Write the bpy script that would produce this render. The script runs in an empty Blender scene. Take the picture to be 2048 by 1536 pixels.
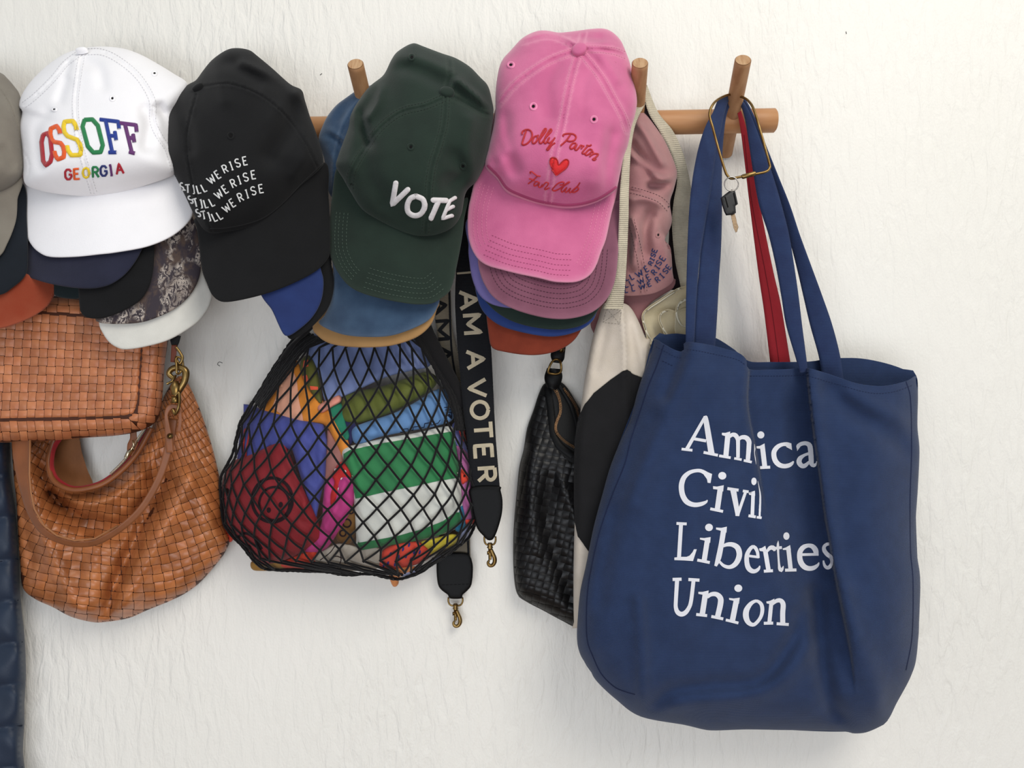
import bpy, math, random
import numpy as np
from mathutils import Vector, geometry
from mathutils.bvhtree import BVHTree

random.seed(7); np.random.seed(7)
SC = bpy.context.scene
COL = SC.collection

# ------------------------------------------------------------------ camera, world, lights, exposure
F, D, CX, CY, CZ = 1650.0, 1.0, 1024.0, 768.0, 1.33      # focal length in px, camera to wall, principal point, eye height
cam_d = bpy.data.cameras.new('camera'); cam = bpy.data.objects.new('camera', cam_d); COL.objects.link(cam)
cam.location = (0, -D, CZ); cam.rotation_euler = (math.radians(90), 0, 0)
cam_d.sensor_width = 36; cam_d.lens = 36 * F / 2048; cam_d.clip_start = 0.01
SC.camera = cam
SC.view_settings.view_transform = 'Standard'; SC.view_settings.look = 'None'
SC.view_settings.gamma = 1; SC.view_settings.use_curve_mapping = False
SC.view_settings.exposure = -0.40
wd = bpy.data.worlds.new('world'); SC.world = wd; wd.use_nodes = True
bg = wd.node_tree.nodes['Background']; bg.inputs[0].default_value = (0.90, 0.95, 1.0, 1); bg.inputs[1].default_value = 0.66

def area(name, loc, aim, size, energy, color):
    l = bpy.data.lights.new(name, 'AREA'); l.shape = 'RECTANGLE'; l.size, l.size_y = size; l.energy = energy; l.color = color
    o = bpy.data.objects.new(name, l); COL.objects.link(o); o.location = loc
    o.rotation_euler = (Vector(aim) - Vector(loc)).to_track_quat('-Z', 'Y').to_euler(); return o
area('window_light', (0.85, -1.55, 2.65), (-0.3, 0, 1.5), (1.0, 1.1), 33.5, (1.0, 0.955, 0.87))
area('room_light', (-0.3, -2.5, 0.55), (0, 0, 0.95), (2.2, 1.1), 36, (0.87, 0.92, 1.0))

# ------------------------------------------------------------------ helpers
def W(px, py, d):
    s = (D - d) / F
    return np.stack(np.broadcast_arrays((np.asarray(px, float) - CX) * s, -np.asarray(d, float), CZ - (np.asarray(py, float) - CY) * s), -1)
def lin(c):
    return tuple(((v / 255) / 12.92 if v / 255 <= 0.04045 else ((v / 255 + 0.055) / 1.055) ** 2.4) for v in c) + (1,)
def Z(pts, ox, oy, s):                      # magnified reading -> photograph frame
    return [(ox + p[0] / s, oy + p[1] / s) + tuple(p[2:]) for p in pts]

MATS = {}
def mat(name, rgb, rough=0.85, mottle=0.06, mscale=25, bump=0.25, bscale=900, wear=None, wear_amt=0.0, sheen=0.15,
        metal=0.0, spec=0.3, tint=0.0, wave=None, stretch=(1, 1, 1), rgb2=None, bdist=0.0006, dk=None):
    if name in MATS: return MATS[name]
    m = bpy.data.materials.new(name); m.use_nodes = True; nt = m.node_tree; N = nt.nodes; L = nt.links
    b = N['Principled BSDF']; b.inputs['Roughness'].default_value = rough; b.inputs['Metallic'].default_value = metal
    b.inputs['Specular IOR Level'].default_value = spec; b.inputs['Sheen Weight'].default_value = sheen
    tc = N.new('ShaderNodeTexCoord'); mp = N.new('ShaderNodeMapping'); mp.inputs['Scale'].default_value = stretch
    L.new(tc.outputs['Object'], mp.inputs[0])
    kk = dk if dk else (.80 if max(rgb) < 215 else .95)
    base = tuple(v * kk for v in lin(rgb)[:3]) + (1,)
    if rgb2: rgb2 = tuple(min(255, v) for v in rgb2)
    other = (tuple(v * kk for v in lin(rgb2)[:3]) + (1,)) if rgb2 else tuple(v * (1 - mottle * 4) if i < 3 else 1 for i, v in enumerate(base))
    nz = N.new('ShaderNodeTexNoise'); nz.inputs['Scale'].default_value = mscale; nz.inputs['Detail'].default_value = 6
    L.new(mp.outputs[0], nz.inputs['Vector'])
    cr = N.new('ShaderNodeValToRGB'); cr.color_ramp.elements[0].position = 0.35; cr.color_ramp.elements[1].position = 0.65
    cr.color_ramp.elements[0].color = other; cr.color_ramp.elements[1].color = base
    L.new(nz.outputs['Fac'], cr.inputs[0]); colr = cr.outputs[0]
    if tint:
        at = N.new('ShaderNodeAttribute'); at.attribute_name = 'tint'
        mr = N.new('ShaderNodeMapRange'); mr.inputs[3].default_value = 1 - tint; mr.inputs[4].default_value = 1 + tint
        L.new(at.outputs['Fac'], mr.inputs[0])
        vm = N.new('ShaderNodeVectorMath'); vm.operation = 'SCALE'; L.new(colr, vm.inputs[0]); L.new(mr.outputs[0], vm.inputs['Scale']); colr = vm.outputs[0]
    if wear:
        at = N.new('ShaderNodeAttribute'); at.attribute_name = 'wear'
        mu = N.new('ShaderNodeMath'); mu.operation = 'MULTIPLY'; mu.inputs[1].default_value = wear_amt; L.new(at.outputs['Fac'], mu.inputs[0])
        mx = N.new('ShaderNodeMix'); mx.data_type = 'RGBA'; L.new(mu.outputs[0], mx.inputs[0]); L.new(colr, mx.inputs[6]); mx.inputs[7].default_value = lin(wear); colr = mx.outputs[2]
    L.new(colr, b.inputs['Base Color'])
    if bump:
        n2 = N.new('ShaderNodeTexNoise'); n2.inputs['Scale'].default_value = bscale; n2.inputs['Detail'].default_value = 2; L.new(mp.outputs[0], n2.inputs['Vector'])
        h = n2.outputs['Fac']
        if wave:
            wv = N.new('ShaderNodeTexWave'); wv.inputs['Scale'].default_value = wave[0]; wv.bands_direction = wave[1]; wv.inputs['Distortion'].default_value = 0.4
            L.new(tc.outputs['Object'], wv.inputs['Vector'])
            ad = N.new('ShaderNodeMath'); ad.operation = 'ADD'; L.new(h, ad.inputs[0]); L.new(wv.outputs['Fac'], ad.inputs[1]); h = ad.outputs[0]
        bp = N.new('ShaderNodeBump'); bp.inputs['Strength'].default_value = bump; bp.inputs['Distance'].default_value = bdist
        L.new(h, bp.inputs['Height']); L.new(bp.outputs[0], b.inputs['Normal'])
    MATS[name] = m; return m

class Thing:
    def __init__(s, name, label, cat, at, group=None):
        s.o = bpy.data.objects.new(name, None); COL.objects.link(s.o); s.o.empty_display_size = 0.02
        s.loc = np.array(W(*at)); s.o.location = s.loc; s.o['label'] = label; s.o['category'] = cat
        if group: s.o['group'] = group

def make(name, verts, faces, m, parent=None, smooth=True, attrs=None, stuff=False, label=None, merge=False, fmat=None):
    verts = np.asarray(verts, float)
    off = np.zeros(3); po = None
    if isinstance(parent, Thing): off = parent.loc; po = parent.o
    elif parent is not None: po = parent; off = np.array(parent.get('_off', (0, 0, 0)))
    me = bpy.data.meshes.new(name); me.from_pydata((verts - off).tolist(), [], faces); me.update()
    for mm in (m if isinstance(m, list) else [m]): me.materials.append(mm)
    if fmat is not None: me.polygons.foreach_set('material_index', fmat)
    if smooth: me.polygons.foreach_set('use_smooth', [True] * len(me.polygons))
    for k, v in (attrs or {}).items():
        a = me.attributes.new(k, 'FLOAT', 'POINT'); a.data.foreach_set('value', np.asarray(v, np.float32))
    o = bpy.data.objects.new(name, me); COL.objects.link(o)
    if po is not None: o.parent = po
    if stuff: o['kind'] = 'stuff'
    if label: o['label'] = label
    o['_off'] = tuple(off)
    return o

def cr_closed(P, step):
    P = np.asarray(P, float); n = len(P); out = []
    for i in range(n):
        p0, p1, p2, p3 = P[i - 1], P[i], P[(i + 1) % n], P[(i + 2) % n]
        k = max(1, int(round(np.linalg.norm((p2 - p1)[:2]) / step)))
        for j in range(k):
            t = j / k
            out.append(0.5 * ((2 * p1) + (-p0 + p2) * t + (2 * p0 - 5 * p1 + 4 * p2 - p3) * t * t + (-p0 + 3 * p1 - 3 * p2 + p3) * t ** 3))
    return np.array(out)
def cr_open(P, step, lens=None):
    P = np.asarray(P, float)
    if len(P) == 1: return P
    Q = np.vstack([2 * P[0] - P[1], P, 2 * P[-1] - P[-2]]); out = []
    for i in range(1, len(Q) - 2):
        p0, p1, p2, p3 = Q[i - 1], Q[i], Q[i + 1], Q[i + 2]
        k = max(1, int(math.ceil(np.linalg.norm((p2 - p1)[:(lens or 2)]) / step)))
        for j in range(k):
            t = j / k
            out.append(0.5 * ((2 * p1) + (-p0 + p2) * t + (2 * p0 - 5 * p1 + 4 * p2 - p3) * t * t + (-p0 + 3 * p1 - 3 * p2 + p3) * t ** 3))
    out.append(P[-1]); return np.array(out)
def lin_open(P, step):
    P = np.asarray(P, float); out = []
    for a, b in zip(P[:-1], P[1:]):
        k = max(1, int(math.ceil(np.linalg.norm((b - a)[:2]) / step)))
        for j in range(k): out.append(a + (b - a) * j / k)
    out.append(P[-1]); return np.array(out)
def lin_closed(P, step):
    P = list(P) + [P[0]]; return lin_open(P, step)[:-1]

def seg_dist(P, A, B):                      # distance of points to a set of segments -> (n,)
    P = np.asarray(P, float); best = np.full(len(P), 1e9)
    for a, b in zip(np.asarray(A, float), np.asarray(B, float)):
        ab = b - a; t = np.clip(((P - a) @ ab) / max(ab @ ab, 1e-9), 0, 1)
        best = np.minimum(best, np.hypot(*(P - a - t[:, None] * ab).T))
    return best
def poly_dist(P, pl, closed=False):
    pl = np.asarray(pl, float)[:, :2]
    return seg_dist(P, pl if closed else pl[:-1], np.roll(pl, -1, 0) if closed else pl[1:])
def inside(P, poly):
    P = np.asarray(P, float); x, y = P[:, 0], P[:, 1]; r = np.zeros(len(P), bool); poly = np.asarray(poly, float)
    for (x1, y1), (x2, y2) in zip(poly[:, :2], np.roll(poly, -1, 0)[:, :2]):
        if y1 == y2: continue
        c = ((y1 > y) != (y2 > y)) & (x < (x2 - x1) * (y - y1) / (y2 - y1) + x1); r ^= c
    return r
def area2(P): P = np.asarray(P); return 0.5 * np.sum(P[:, 0] * np.roll(P[:, 1], -1) - np.roll(P[:, 0], -1) * P[:, 1])
def inset(P, k):
    P = np.asarray(P, float); t = np.roll(P, -1, 0) - np.roll(P, 1, 0); t /= np.maximum(np.hypot(*t.T)[:, None], 1e-9)
    n = np.stack([-t[:, 1], t[:, 0]], 1) * (1 if area2(P) > 0 else -1); return P + n * k
def mesh2d(outline, step, rings=(2, 5), extra=None):
    ol = np.asarray(outline); x0, y0 = ol.min(0); x1, y1 = ol.max(0)
    gx, gy = np.meshgrid(np.arange(x0, x1, step), np.arange(y0, y1, step * 0.87)); gx = gx + (np.arange(gx.shape[0]) % 2)[:, None] * step * 0.5
    G = np.stack([gx.ravel(), gy.ravel()], 1); G = G[inside(G, ol)]
    d = poly_dist(G, ol, True) if len(G) else np.zeros(0)
    G = G[d > max(max(rings) if rings else 0, 0) + step * 0.45]
    pts = [ol]
    for r in rings:
        R = inset(ol, r); R = R[inside(R, ol)]
        if len(R): R = R[poly_dist(R, ol, True) > r * 0.85]; pts.append(R)
    pts.append(G)
    if extra is not None and len(extra): pts.append(extra)
    V = np.vstack(pts); n = len(ol)
    r = geometry.delaunay_2d_cdt([Vector(p) for p in V], [(i, (i + 1) % n) for i in range(n)], [], 0, 0.01)
    V2 = np.array([tuple(v) for v in r[0]]); T = [tuple(f) for f in r[2]]
    C = np.array([V2[list(t)].mean(0) for t in T]); ins = inside(C, ol)
    T = [t for t, k in zip(T, ins) if k]
    out = []
    for t in T:
        a, b, c = V2[t[0]], V2[t[1]], V2[t[2]]
        ar = (b[0] - a[0]) * (c[1] - a[1]) - (b[1] - a[1]) * (c[0] - a[0])
        if abs(ar) < 1e-6: continue
        out.append(t if ar > 0 else (t[0], t[2], t[1]))
    return V2, out

class Surf:
    def __init__(s, verts, faces): s.b = BVHTree.FromPolygons([Vector(v) for v in verts], faces); s.dm = float(-np.mean(np.asarray(verts)[:, 1]))
    def hit(s, px, py, lift):
        o = Vector((0, -D, CZ)); dr = (Vector(W(px, py, 0.0)) - o).normalized()
        loc, n, i, dist = s.b.ray_cast(o, dr)
        if loc is None:
            loc, n, i, dist = s.b.find_nearest(Vector(W(px, py, s.dm)))
        if n.dot(dr) > 0: n = -n
        return loc + n * lift

def solid(name, outline, front, thick, m, parent=None, step=8, smooth=True, rings=(1.5, 4), back=None, label=None, stuff=False, osm=True, dsrc=None, wear_w=5.0, merge=True):
    """Closed sheet or cushion over an outline: front(P, dist) gives its distance from the wall, thick its thickness (or back(P, dist))."""
    ol = cr_closed(outline, step * 0.8) if osm else lin_closed(outline, step * 0.8)
    V2, T = mesh2d(ol, step, rings)
    dist = poly_dist(V2, ol, True); dd = dist if dsrc is None else poly_dist(V2, dsrc)
    fd = front(V2, dd); bd = back(V2, dd, fd) if back else fd - thick
    n = len(V2)
    Vf = W(V2[:, 0], V2[:, 1], fd); Vb = W(V2[:, 0], V2[:, 1], bd)
    ec = {}
    for t in T:
        for a, b in ((t[0], t[1]), (t[1], t[2]), (t[2], t[0])):
            if (b, a) in ec: del ec[(b, a)]
            else: ec[(a, b)] = 1
    faces = [(t[2], t[1], t[0]) for t in T] + [(t[0] + n, t[1] + n, t[2] + n) for t in T] + [(a, b, b + n, a + n) for a, b in ec]
    V = np.vstack([Vf, Vb]); wr = np.exp(-dist / wear_w)
    o = make(name, V, faces, m, parent, smooth, {'wear': np.concatenate([wr, wr])}, stuff, label)
    return o, Surf(Vf, [(t[0], t[1], t[2]) for t in T])

class MB:
    def __init__(s): s.v = []; s.f = []; s.t = []
    def add(s, V, Fc, tint=0.5):
        k = len(s.v); s.v.extend([tuple(v) for v in V]); s.f.extend([tuple(i + k for i in f) for f in Fc]); s.t.extend([tint] * len(V) if np.isscalar(tint) else list(tint))
    def obj(s, name, m, parent=None, **k):
        return make(name, s.v, s.f, m, parent, attrs={'tint': s.t}, **k)
    def grid(s, A, closed_u=False, closed_v=False, tint=0.5):        # A[u][v] of 3-D points
        A = np.asarray(A, float); nu, nv = A.shape[:2]; fs = []
        for i in range(nu if closed_u else nu - 1):
            for j in range(nv if closed_v else nv - 1):
                fs.append((i * nv + j, ((i + 1) % nu) * nv + j, ((i + 1) % nu) * nv + (j + 1) % nv, i * nv + (j + 1) % nv))
        s.add(A.reshape(-1, 3), fs, tint)
    def tube(s, P, r, seg=8, closed=False, tint=0.5, cap=True):
        P = np.asarray(P, float); n = len(P); r = np.full(n, r) if np.isscalar(r) else np.asarray(r, float)
        T = (np.roll(P, -1, 0) - np.roll(P, 1, 0)) if closed else np.gradient(P, axis=0)
        T /= np.maximum(np.linalg.norm(T, axis=1)[:, None], 1e-9)
        u = np.cross(T[0], (0, 1, 0)); u = u if np.linalg.norm(u) > 0.2 else np.cross(T[0], (1, 0, 0)); rows = []
        for i in range(n):
            u = u - T[i] * (u @ T[i]); u /= max(np.linalg.norm(u), 1e-9); w = np.cross(T[i], u)
            a = np.linspace(0, 2 * math.pi, seg, endpoint=False)
            rows.append(P[i] + r[i] * (np.cos(a)[:, None] * u + np.sin(a)[:, None] * w))
        k = len(s.v); s.grid(rows, closed, True, tint)
        if cap and not closed: s.f.append(tuple(k + j for j in range(seg))[::-1]); s.f.append(tuple(k + (n - 1) * seg + j for j in range(seg)))
    def ribbon(s, surf, P, w, lift=0.0004, bulge=0.0, smooth=True, step=3.0, n=3, closed=False, tint=0.5):
        """a strip laid on a surface; P (x, y) or (x, y, width)"""
        P = np.array([tuple(p) + ((w,) if len(p) == 2 else ()) for p in P], float)
        if closed: Q = cr_closed(P, step)
        else: Q = cr_open(P, step) if smooth and len(P) > 2 else lin_open(P, step)
        keep = [0] + [i for i in range(1, len(Q)) if np.hypot(*(Q[i] - Q[i - 1])[:2]) > 1e-3]; Q = Q[keep]
        if len(Q) < 2: return
        T = (np.roll(Q, -1, 0) - np.roll(Q, 1, 0))[:, :2] if closed else np.gradient(Q[:, :2], axis=0)
        T /= np.maximum(np.hypot(*T.T)[:, None], 1e-9); Nn = np.stack([-T[:, 1], T[:, 0]], 1)
        us = np.linspace(-1, 1, n); rows = []
        for q, nn in zip(Q, Nn):
            rows.append([surf.hit(q[0] + nn[0] * u * q[2] / 2, q[1] + nn[1] * u * q[2] / 2, lift + bulge * math.sqrt(max(0, 1 - u * u))) for u in us])
        s.grid(rows, closed, False, tint)
    def fill(s, surf, P, lift=0.0004, step=5, smooth=False, tint=0.5, bulge=0.0):
        ol = cr_closed(P, step) if smooth else lin_closed(P, step)
        V2, T = mesh2d(ol, step, ())
        ds = poly_dist(V2, ol, True) if bulge else np.zeros(len(V2))
        s.add([surf.hit(p[0], p[1], lift + bulge * min(1, q / 4)) for p, q in zip(V2, ds)], [(t[2], t[1], t[0]) for t in T], tint)
    def dashes(s, surf, P, dash=4.0, gap=2.6, w=1.1, lift=0.0004, smooth=True):
        Q = cr_open(P, 0.8) if smooth else lin_open(P, 0.8); L = np.concatenate([[0], np.cumsum(np.hypot(*np.diff(Q[:, :2], axis=0).T))])
        t = 0
        while t + dash < L[-1]:
            a = [np.interp(t, L, Q[:, 0]), np.interp(t, L, Q[:, 1])]; b = [np.interp(t + dash, L, Q[:, 0]), np.interp(t + dash, L, Q[:, 1])]
            s.ribbon(surf, [a, b], w, lift, 0.0002, False, dash); t += dash + gap
    def band(s, S, thick=0.002, step=8, n=5, tint=0.5, bow=0.0):
        """strap: sections (xl, yl, xr, yr, depth_left, depth_right)"""
        S = cr_open(np.asarray(S, float), step, 4); us = np.linspace(0, 1, n); rows = []
        for q in S:
            xs = q[0] + (q[2] - q[0]) * us; ys = q[1] + (q[3] - q[1]) * us; ds = q[4] + (q[5] - q[4]) * us + bow * (1 - (2 * us - 1) ** 2)
            fr = W(xs, ys, ds); bk = W(xs[::-1], ys[::-1], ds[::-1] - thick); rows.append(np.vstack([fr, bk]))
        k = len(s.v); s.grid(rows, False, True, tint); m = 2 * n
        s.f.append(tuple(k + j for j in range(m))[::-1]); s.f.append(tuple(k + (len(rows) - 1) * m + j for j in range(m)))
        A = np.array(rows)[:, :n]; nu = len(A)
        return Surf(A.reshape(-1, 3), [(i * n + j, (i + 1) * n + j, (i + 1) * n + j + 1, i * n + j + 1) for i in range(nu - 1) for j in range(n - 1)])

def star(outline, c):                        # normalised radius (0 centre .. 1 outline) and angle around c
    ol = cr_closed(outline, 5) - np.array(c); th = np.arctan2(ol[:, 1], ol[:, 0]); R = np.hypot(*ol.T); o = np.argsort(th); th, R = th[o], R[o]
    th = np.concatenate([th - 2 * math.pi, th, th + 2 * math.pi]); R = np.tile(R, 3)
    def f(P):
        q = P - np.array(c); a = np.arctan2(q[:, 1], q[:, 0]); return np.clip(np.hypot(*q.T) / np.interp(a, th, R), 0, 1), a
    return f
def folds(P, L):                             # creases: (polyline, width px, height m) gaussian ridge/groove, fading at the ends
    h = np.zeros(len(P))
    for pl, w, a in L:
        h += a * np.exp(-(poly_dist(P, cr_open(pl, 8)) / w) ** 2)
    return h
def sstep(a, b, x): t = np.clip((x - a) / (b - a), 0, 1); return t * t * (3 - 2 * t)
def prof(d, w): t = np.clip(d / w, 0, 1); return np.sqrt(np.maximum(0, 1 - (1 - t) ** 2))
def wob(P, s, a, ph=0):                      # soft cloth unevenness
    x, y = P[:, 0] / s, P[:, 1] / s
    return a * (np.sin(x * 1.3 + 1.7 * np.sin(y * .9 + ph)) + np.sin(y * 1.1 + 1.3 * np.sin(x * .8 + ph * 2) + ph)) * .5
def disc(mb, surf, c, r, lift, h, ry=None, seg=20, flat=False):         # little dome lying on a surface
    ry = ry or r; rows = []
    if flat:                                                            # true dome on the mean plane of the spot
        an = np.linspace(0, 2 * math.pi, seg, endpoint=False); R = np.array([surf.hit(c[0] + math.cos(a) * r * 1.25, c[1] + math.sin(a) * ry * 1.25, 0) for a in an]); m = R.mean(0)
        P = np.array([W(c[0] + math.cos(a) * r, c[1] + math.sin(a) * ry, -m[1]) for a in an]) - W(c[0], c[1], -m[1])
        nn = np.linalg.svd(R - m)[2][2]; nn = nn * (-1 if nn[1] > 0 else 1)
        P = P - np.outer(P @ nn, nn); ce = W(c[0], c[1], -m[1])
        for k, z in ((.97, -.6), (1, 0), (1, .35), (.93, .7), (.75, .92), (.4, 1.05), (.02, 1.1)): rows.append(ce + P * k + nn * (lift + h * z))
        mb.grid(rows, False, True); return
    for k, z in ((1, 0), (1, .55), (.85, .9), (.5, 1), (.02, 1.03)):
        rows.append([surf.hit(c[0] + math.cos(a) * r * k, c[1] + math.sin(a) * ry * k, lift + h * z) for a in np.linspace(0, 2 * math.pi, seg, endpoint=False)])
    mb.grid(rows, False, True)
def ringd(mb, surf, c, r, w, lift, bulge, ry=None, seg=20, n=5):
    ry = ry or r
    P = [(c[0] + math.cos(a) * r, c[1] + math.sin(a) * ry) for a in np.linspace(0, 2 * math.pi, seg, endpoint=False)]
    mb.ribbon(surf, P, w, lift, bulge, closed=True, step=3, n=n)
# ------------------------------------------------------------------ the wall
def wall_mat():
    m = bpy.data.materials.new('plaster'); m.use_nodes = True; nt = m.node_tree; N = nt.nodes; L = nt.links; b = N['Principled BSDF']
    b.inputs['Roughness'].default_value = 0.55; b.inputs['Specular IOR Level'].default_value = 0.35
    tc = N.new('ShaderNodeTexCoord')
    def noise(sc, stretch, det, dist=0.0):
        mp = N.new('ShaderNodeMapping'); mp.inputs['Scale'].default_value = stretch; L.new(tc.outputs['Object'], mp.inputs[0])
        n = N.new('ShaderNodeTexNoise'); n.inputs['Scale'].default_value = sc; n.inputs['Detail'].default_value = det; n.inputs['Distortion'].default_value = dist
        L.new(mp.outputs[0], n.inputs['Vector']); return n.outputs['Fac']
    cn = noise(3, (1, 1, 1), 5); cr = N.new('ShaderNodeValToRGB'); L.new(cn, cr.inputs[0])
    cr.color_ramp.elements[0].position = .3; cr.color_ramp.elements[1].position = .7
    cr.color_ramp.elements[0].color = lin((236, 233, 225)); cr.color_ramp.elements[1].color = lin((241, 238, 231)); L.new(cr.outputs[0], b.inputs['Base Color'])
    strk = noise(95, (1, 1, 0.28), 4, 0.6)         # vertical trowel drag
    ramp = N.new('ShaderNodeValToRGB'); L.new(strk, ramp.inputs[0]); ramp.color_ramp.elements[0].position = .36; ramp.color_ramp.elements[1].position = .62
    fine = noise(420, (1, 1, .7), 3); mask = noise(4, (1, 1, .6), 2)
    mr = N.new('ShaderNodeMapRange'); mr.inputs[1].default_value = .38; mr.inputs[2].default_value = .62; mr.inputs[3].default_value = .35; mr.inputs[4].default_value = 1; L.new(mask, mr.inputs[0])
    mu = N.new('ShaderNodeMath'); mu.operation = 'MULTIPLY'; L.new(ramp.outputs[0], mu.inputs[0]); L.new(mr.outputs[0], mu.inputs[1])
    ma = N.new('ShaderNodeMath'); ma.operation = 'MULTIPLY_ADD'; L.new(fine, ma.inputs[0]); ma.inputs[1].default_value = .35; L.new(mu.outputs[0], ma.inputs[2])
    bp = N.new('ShaderNodeBump'); bp.inputs['Strength'].default_value = 0.55; bp.inputs['Distance'].default_value = 0.0019
    L.new(ma.outputs[0], bp.inputs['Height']); L.new(bp.outputs[0], b.inputs['Normal']); return m
PL = wall_mat()
wl = make('wall_back', [(-2.2, 0, 0), (2.2, 0, 0), (2.2, 0, 2.7), (-2.2, 0, 2.7), (-2.2, .1, 0), (2.2, .1, 0), (2.2, .1, 2.7), (-2.2, .1, 2.7)],
          [(0, 1, 2, 3), (5, 4, 7, 6), (4, 0, 3, 7), (1, 5, 6, 2), (3, 2, 6, 7), (4, 5, 1, 0)], PL, smooth=False); wl['kind'] = 'structure'
flo = make('floor', [(-2.2, -3.4, 0), (2.2, -3.4, 0), (2.2, 0, 0), (-2.2, 0, 0), (-2.2, -3.4, -.1), (2.2, -3.4, -.1), (2.2, 0, -.1), (-2.2, 0, -.1)],
           [(0, 1, 2, 3), (5, 4, 7, 6), (4, 5, 1, 0), (5, 6, 2, 1), (6, 7, 3, 2), (7, 4, 0, 3)],
           mat('floor_wood', (150, 118, 84), .5, .06, 6, .1, 80, sheen=0, stretch=(1, 12, 1)), smooth=False); flo['kind'] = 'structure'
pencil = mat('pencil', (120, 118, 112), .9, sheen=0)
class Flat:
    def hit(s, px, py, lift): return Vector(W(px, py, lift))
mb = MB(); mb.ribbon(Flat(), [(445, 726), (438, 724), (435, 729), (440, 732)], 1.3, .0003)
mb.ribbon(Flat(), [(640, 150), (644, 147)], 1.6, .0003); mb.ribbon(Flat(), [(1692, 63), (1693, 68)], 1.5, .0003)
w0 = mb.obj('pencil_mark', pencil, wl)

# ------------------------------------------------------------------ the rack
beech = mat('beech', (196, 146, 100), .5, .05, 9, .12, 160, sheen=0, spec=.4, stretch=(1, 8, 8), rgb2=(177, 124, 80), bdist=.0003, dk=.95)
beechv = mat('beech_upright', (184, 139, 99), .55, .05, 14, .12, 160, sheen=0, spec=.35, stretch=(9, 3, 1), rgb2=(160, 115, 78), bdist=.0003, dk=.95)
endg = mat('end_grain', (196, 160, 122), .7, .05, 60, .2, 300, sheen=0, stretch=(6, 1, 1), rgb2=(172, 130, 92), dk=.95)
rack = Thing('coat_rack', 'round beech coat rail with slanting dowel pegs fixed to the white plaster wall', 'coat rack', (1540, 241, .042))
mb = MB(); a = W(-260, 274, .042); b = W(1548, 241, .042); ax = np.linspace(0, 1, 60)[:, None]
P = a + (b - a) * ax; P = np.vstack([P, b + (b - a) / np.linalg.norm(b - a) * .0016])
mb.tube(P, [.0137] * 60 + [.0118], 40); mb.obj('rail', beech, rack)
pegs = [(1450, 306, 1486, 121, .1145), (1267, 310, 1280, 127, .1145), (1097, 312, 1089, 150, .098), (926, 314, 905, 150, .098), (756, 315, 711, 129, .1145),
        (585, 316, 520, 160, .098), (335, 318, 262, 160, .09), (90, 320, 10, 200, .085)]
for i, (x0, y0, x1, y1, d1) in enumerate(pegs):
    p0, p1 = W(x0, y0, .0), W(x1, y1, d1); ax = (p1 - p0) / np.linalg.norm(p1 - p0)
    mb = MB(); n = 30; P = [p0 + (p1 - p0) * t for t in np.linspace(0, 1, n)] + [p1 + ax * .0009]
    mb.tube(P, [.0088] * n + [.0080], 32, cap=False)
    V = np.array(mb.v); V[:, 1] = np.minimum(V[:, 1], -.0004); mb.v = [tuple(v) for v in V]   # foot cut flush with the wall
    k = n * 32; mb.v.append(tuple(p1 + ax * .0009)); c = len(mb.v) - 1; mb.t.append(.5)
    nf = len(mb.f); mb.f += [(k + j, k + (j + 1) % 32, c) for j in range(32)]
    o = make('peg', mb.v, mb.f, [beechv, endg], rack, fmat=[0] * nf + [1] * 32)
    for p in o.data.polygons[nf:]: p.use_smooth = False

# ------------------------------------------------------------------ caps
dark = mat('eyelet_hole', (14, 12, 12), 1, sheen=0)
def column(cx, half, yseam, ln, d0, rise=.012, bend=.028):
    def f(P, k=0):
        t = np.clip((P[:, 1] - yseam) / ln, -.4, 1.4); u = (P[:, 0] - cx) / half
        return d0 + rise * t - bend * u * u - .0065 * k
    return f
def crown_fn(ol, c, dtop, dbot, H, fl=(), seams=(), off=0, wobble=.0016, gain=1.45):
    st = star(ol, c); ys = [p[1] for p in ol]; y0, y1 = min(ys), max(ys)
    sp = [cr_open(s, 6) for s in seams]
    def f(P, dist):
        r, a = st(P); t = (P[:, 1] - y0) / (y1 - y0); q = .52 + .45 * np.maximum(0, np.sin(a)) ** 2
        d = dtop + (dbot - dtop) * np.clip(t, 0, 1) ** 1.3 + H * np.maximum(0, 1 - r ** 2.3) ** q - off
        inner = sstep(0, 30, dist)
        d = d + folds(P, [(x[0], x[1], x[2] * gain) for x in fl]) * inner + wob(P, 42, wobble, c[0]) * inner
        for s in sp:
            g = poly_dist(P, s); d = d + (.0007 * (1 - sstep(5, 8, g)) - .0016 * np.exp(-(g / 1.5) ** 2)) * sstep(0, 4, dist)
        return d
    return f
def seam_pts(seams, ol):
    out = []
    for s in seams:
        q = cr_open(s, 5); t = np.gradient(q, axis=0); t /= np.maximum(np.hypot(*t.T)[:, None], 1e-9); nn = np.stack([-t[:, 1], t[:, 0]], 1)
        for k in (0, -2.4, 2.4, -7, 7): out.append(q + nn * k)
    if not out: return None
    E = np.vstack(out); E = E[inside(E, ol)]; E = E[poly_dist(E, ol, True) > 5]
    keep = []; seen = set()
    for p in E:
        key = (int(p[0] / 2), int(p[1] / 2))
        if key not in seen: seen.add(key); keep.append(p)
    return np.array(keep)
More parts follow.
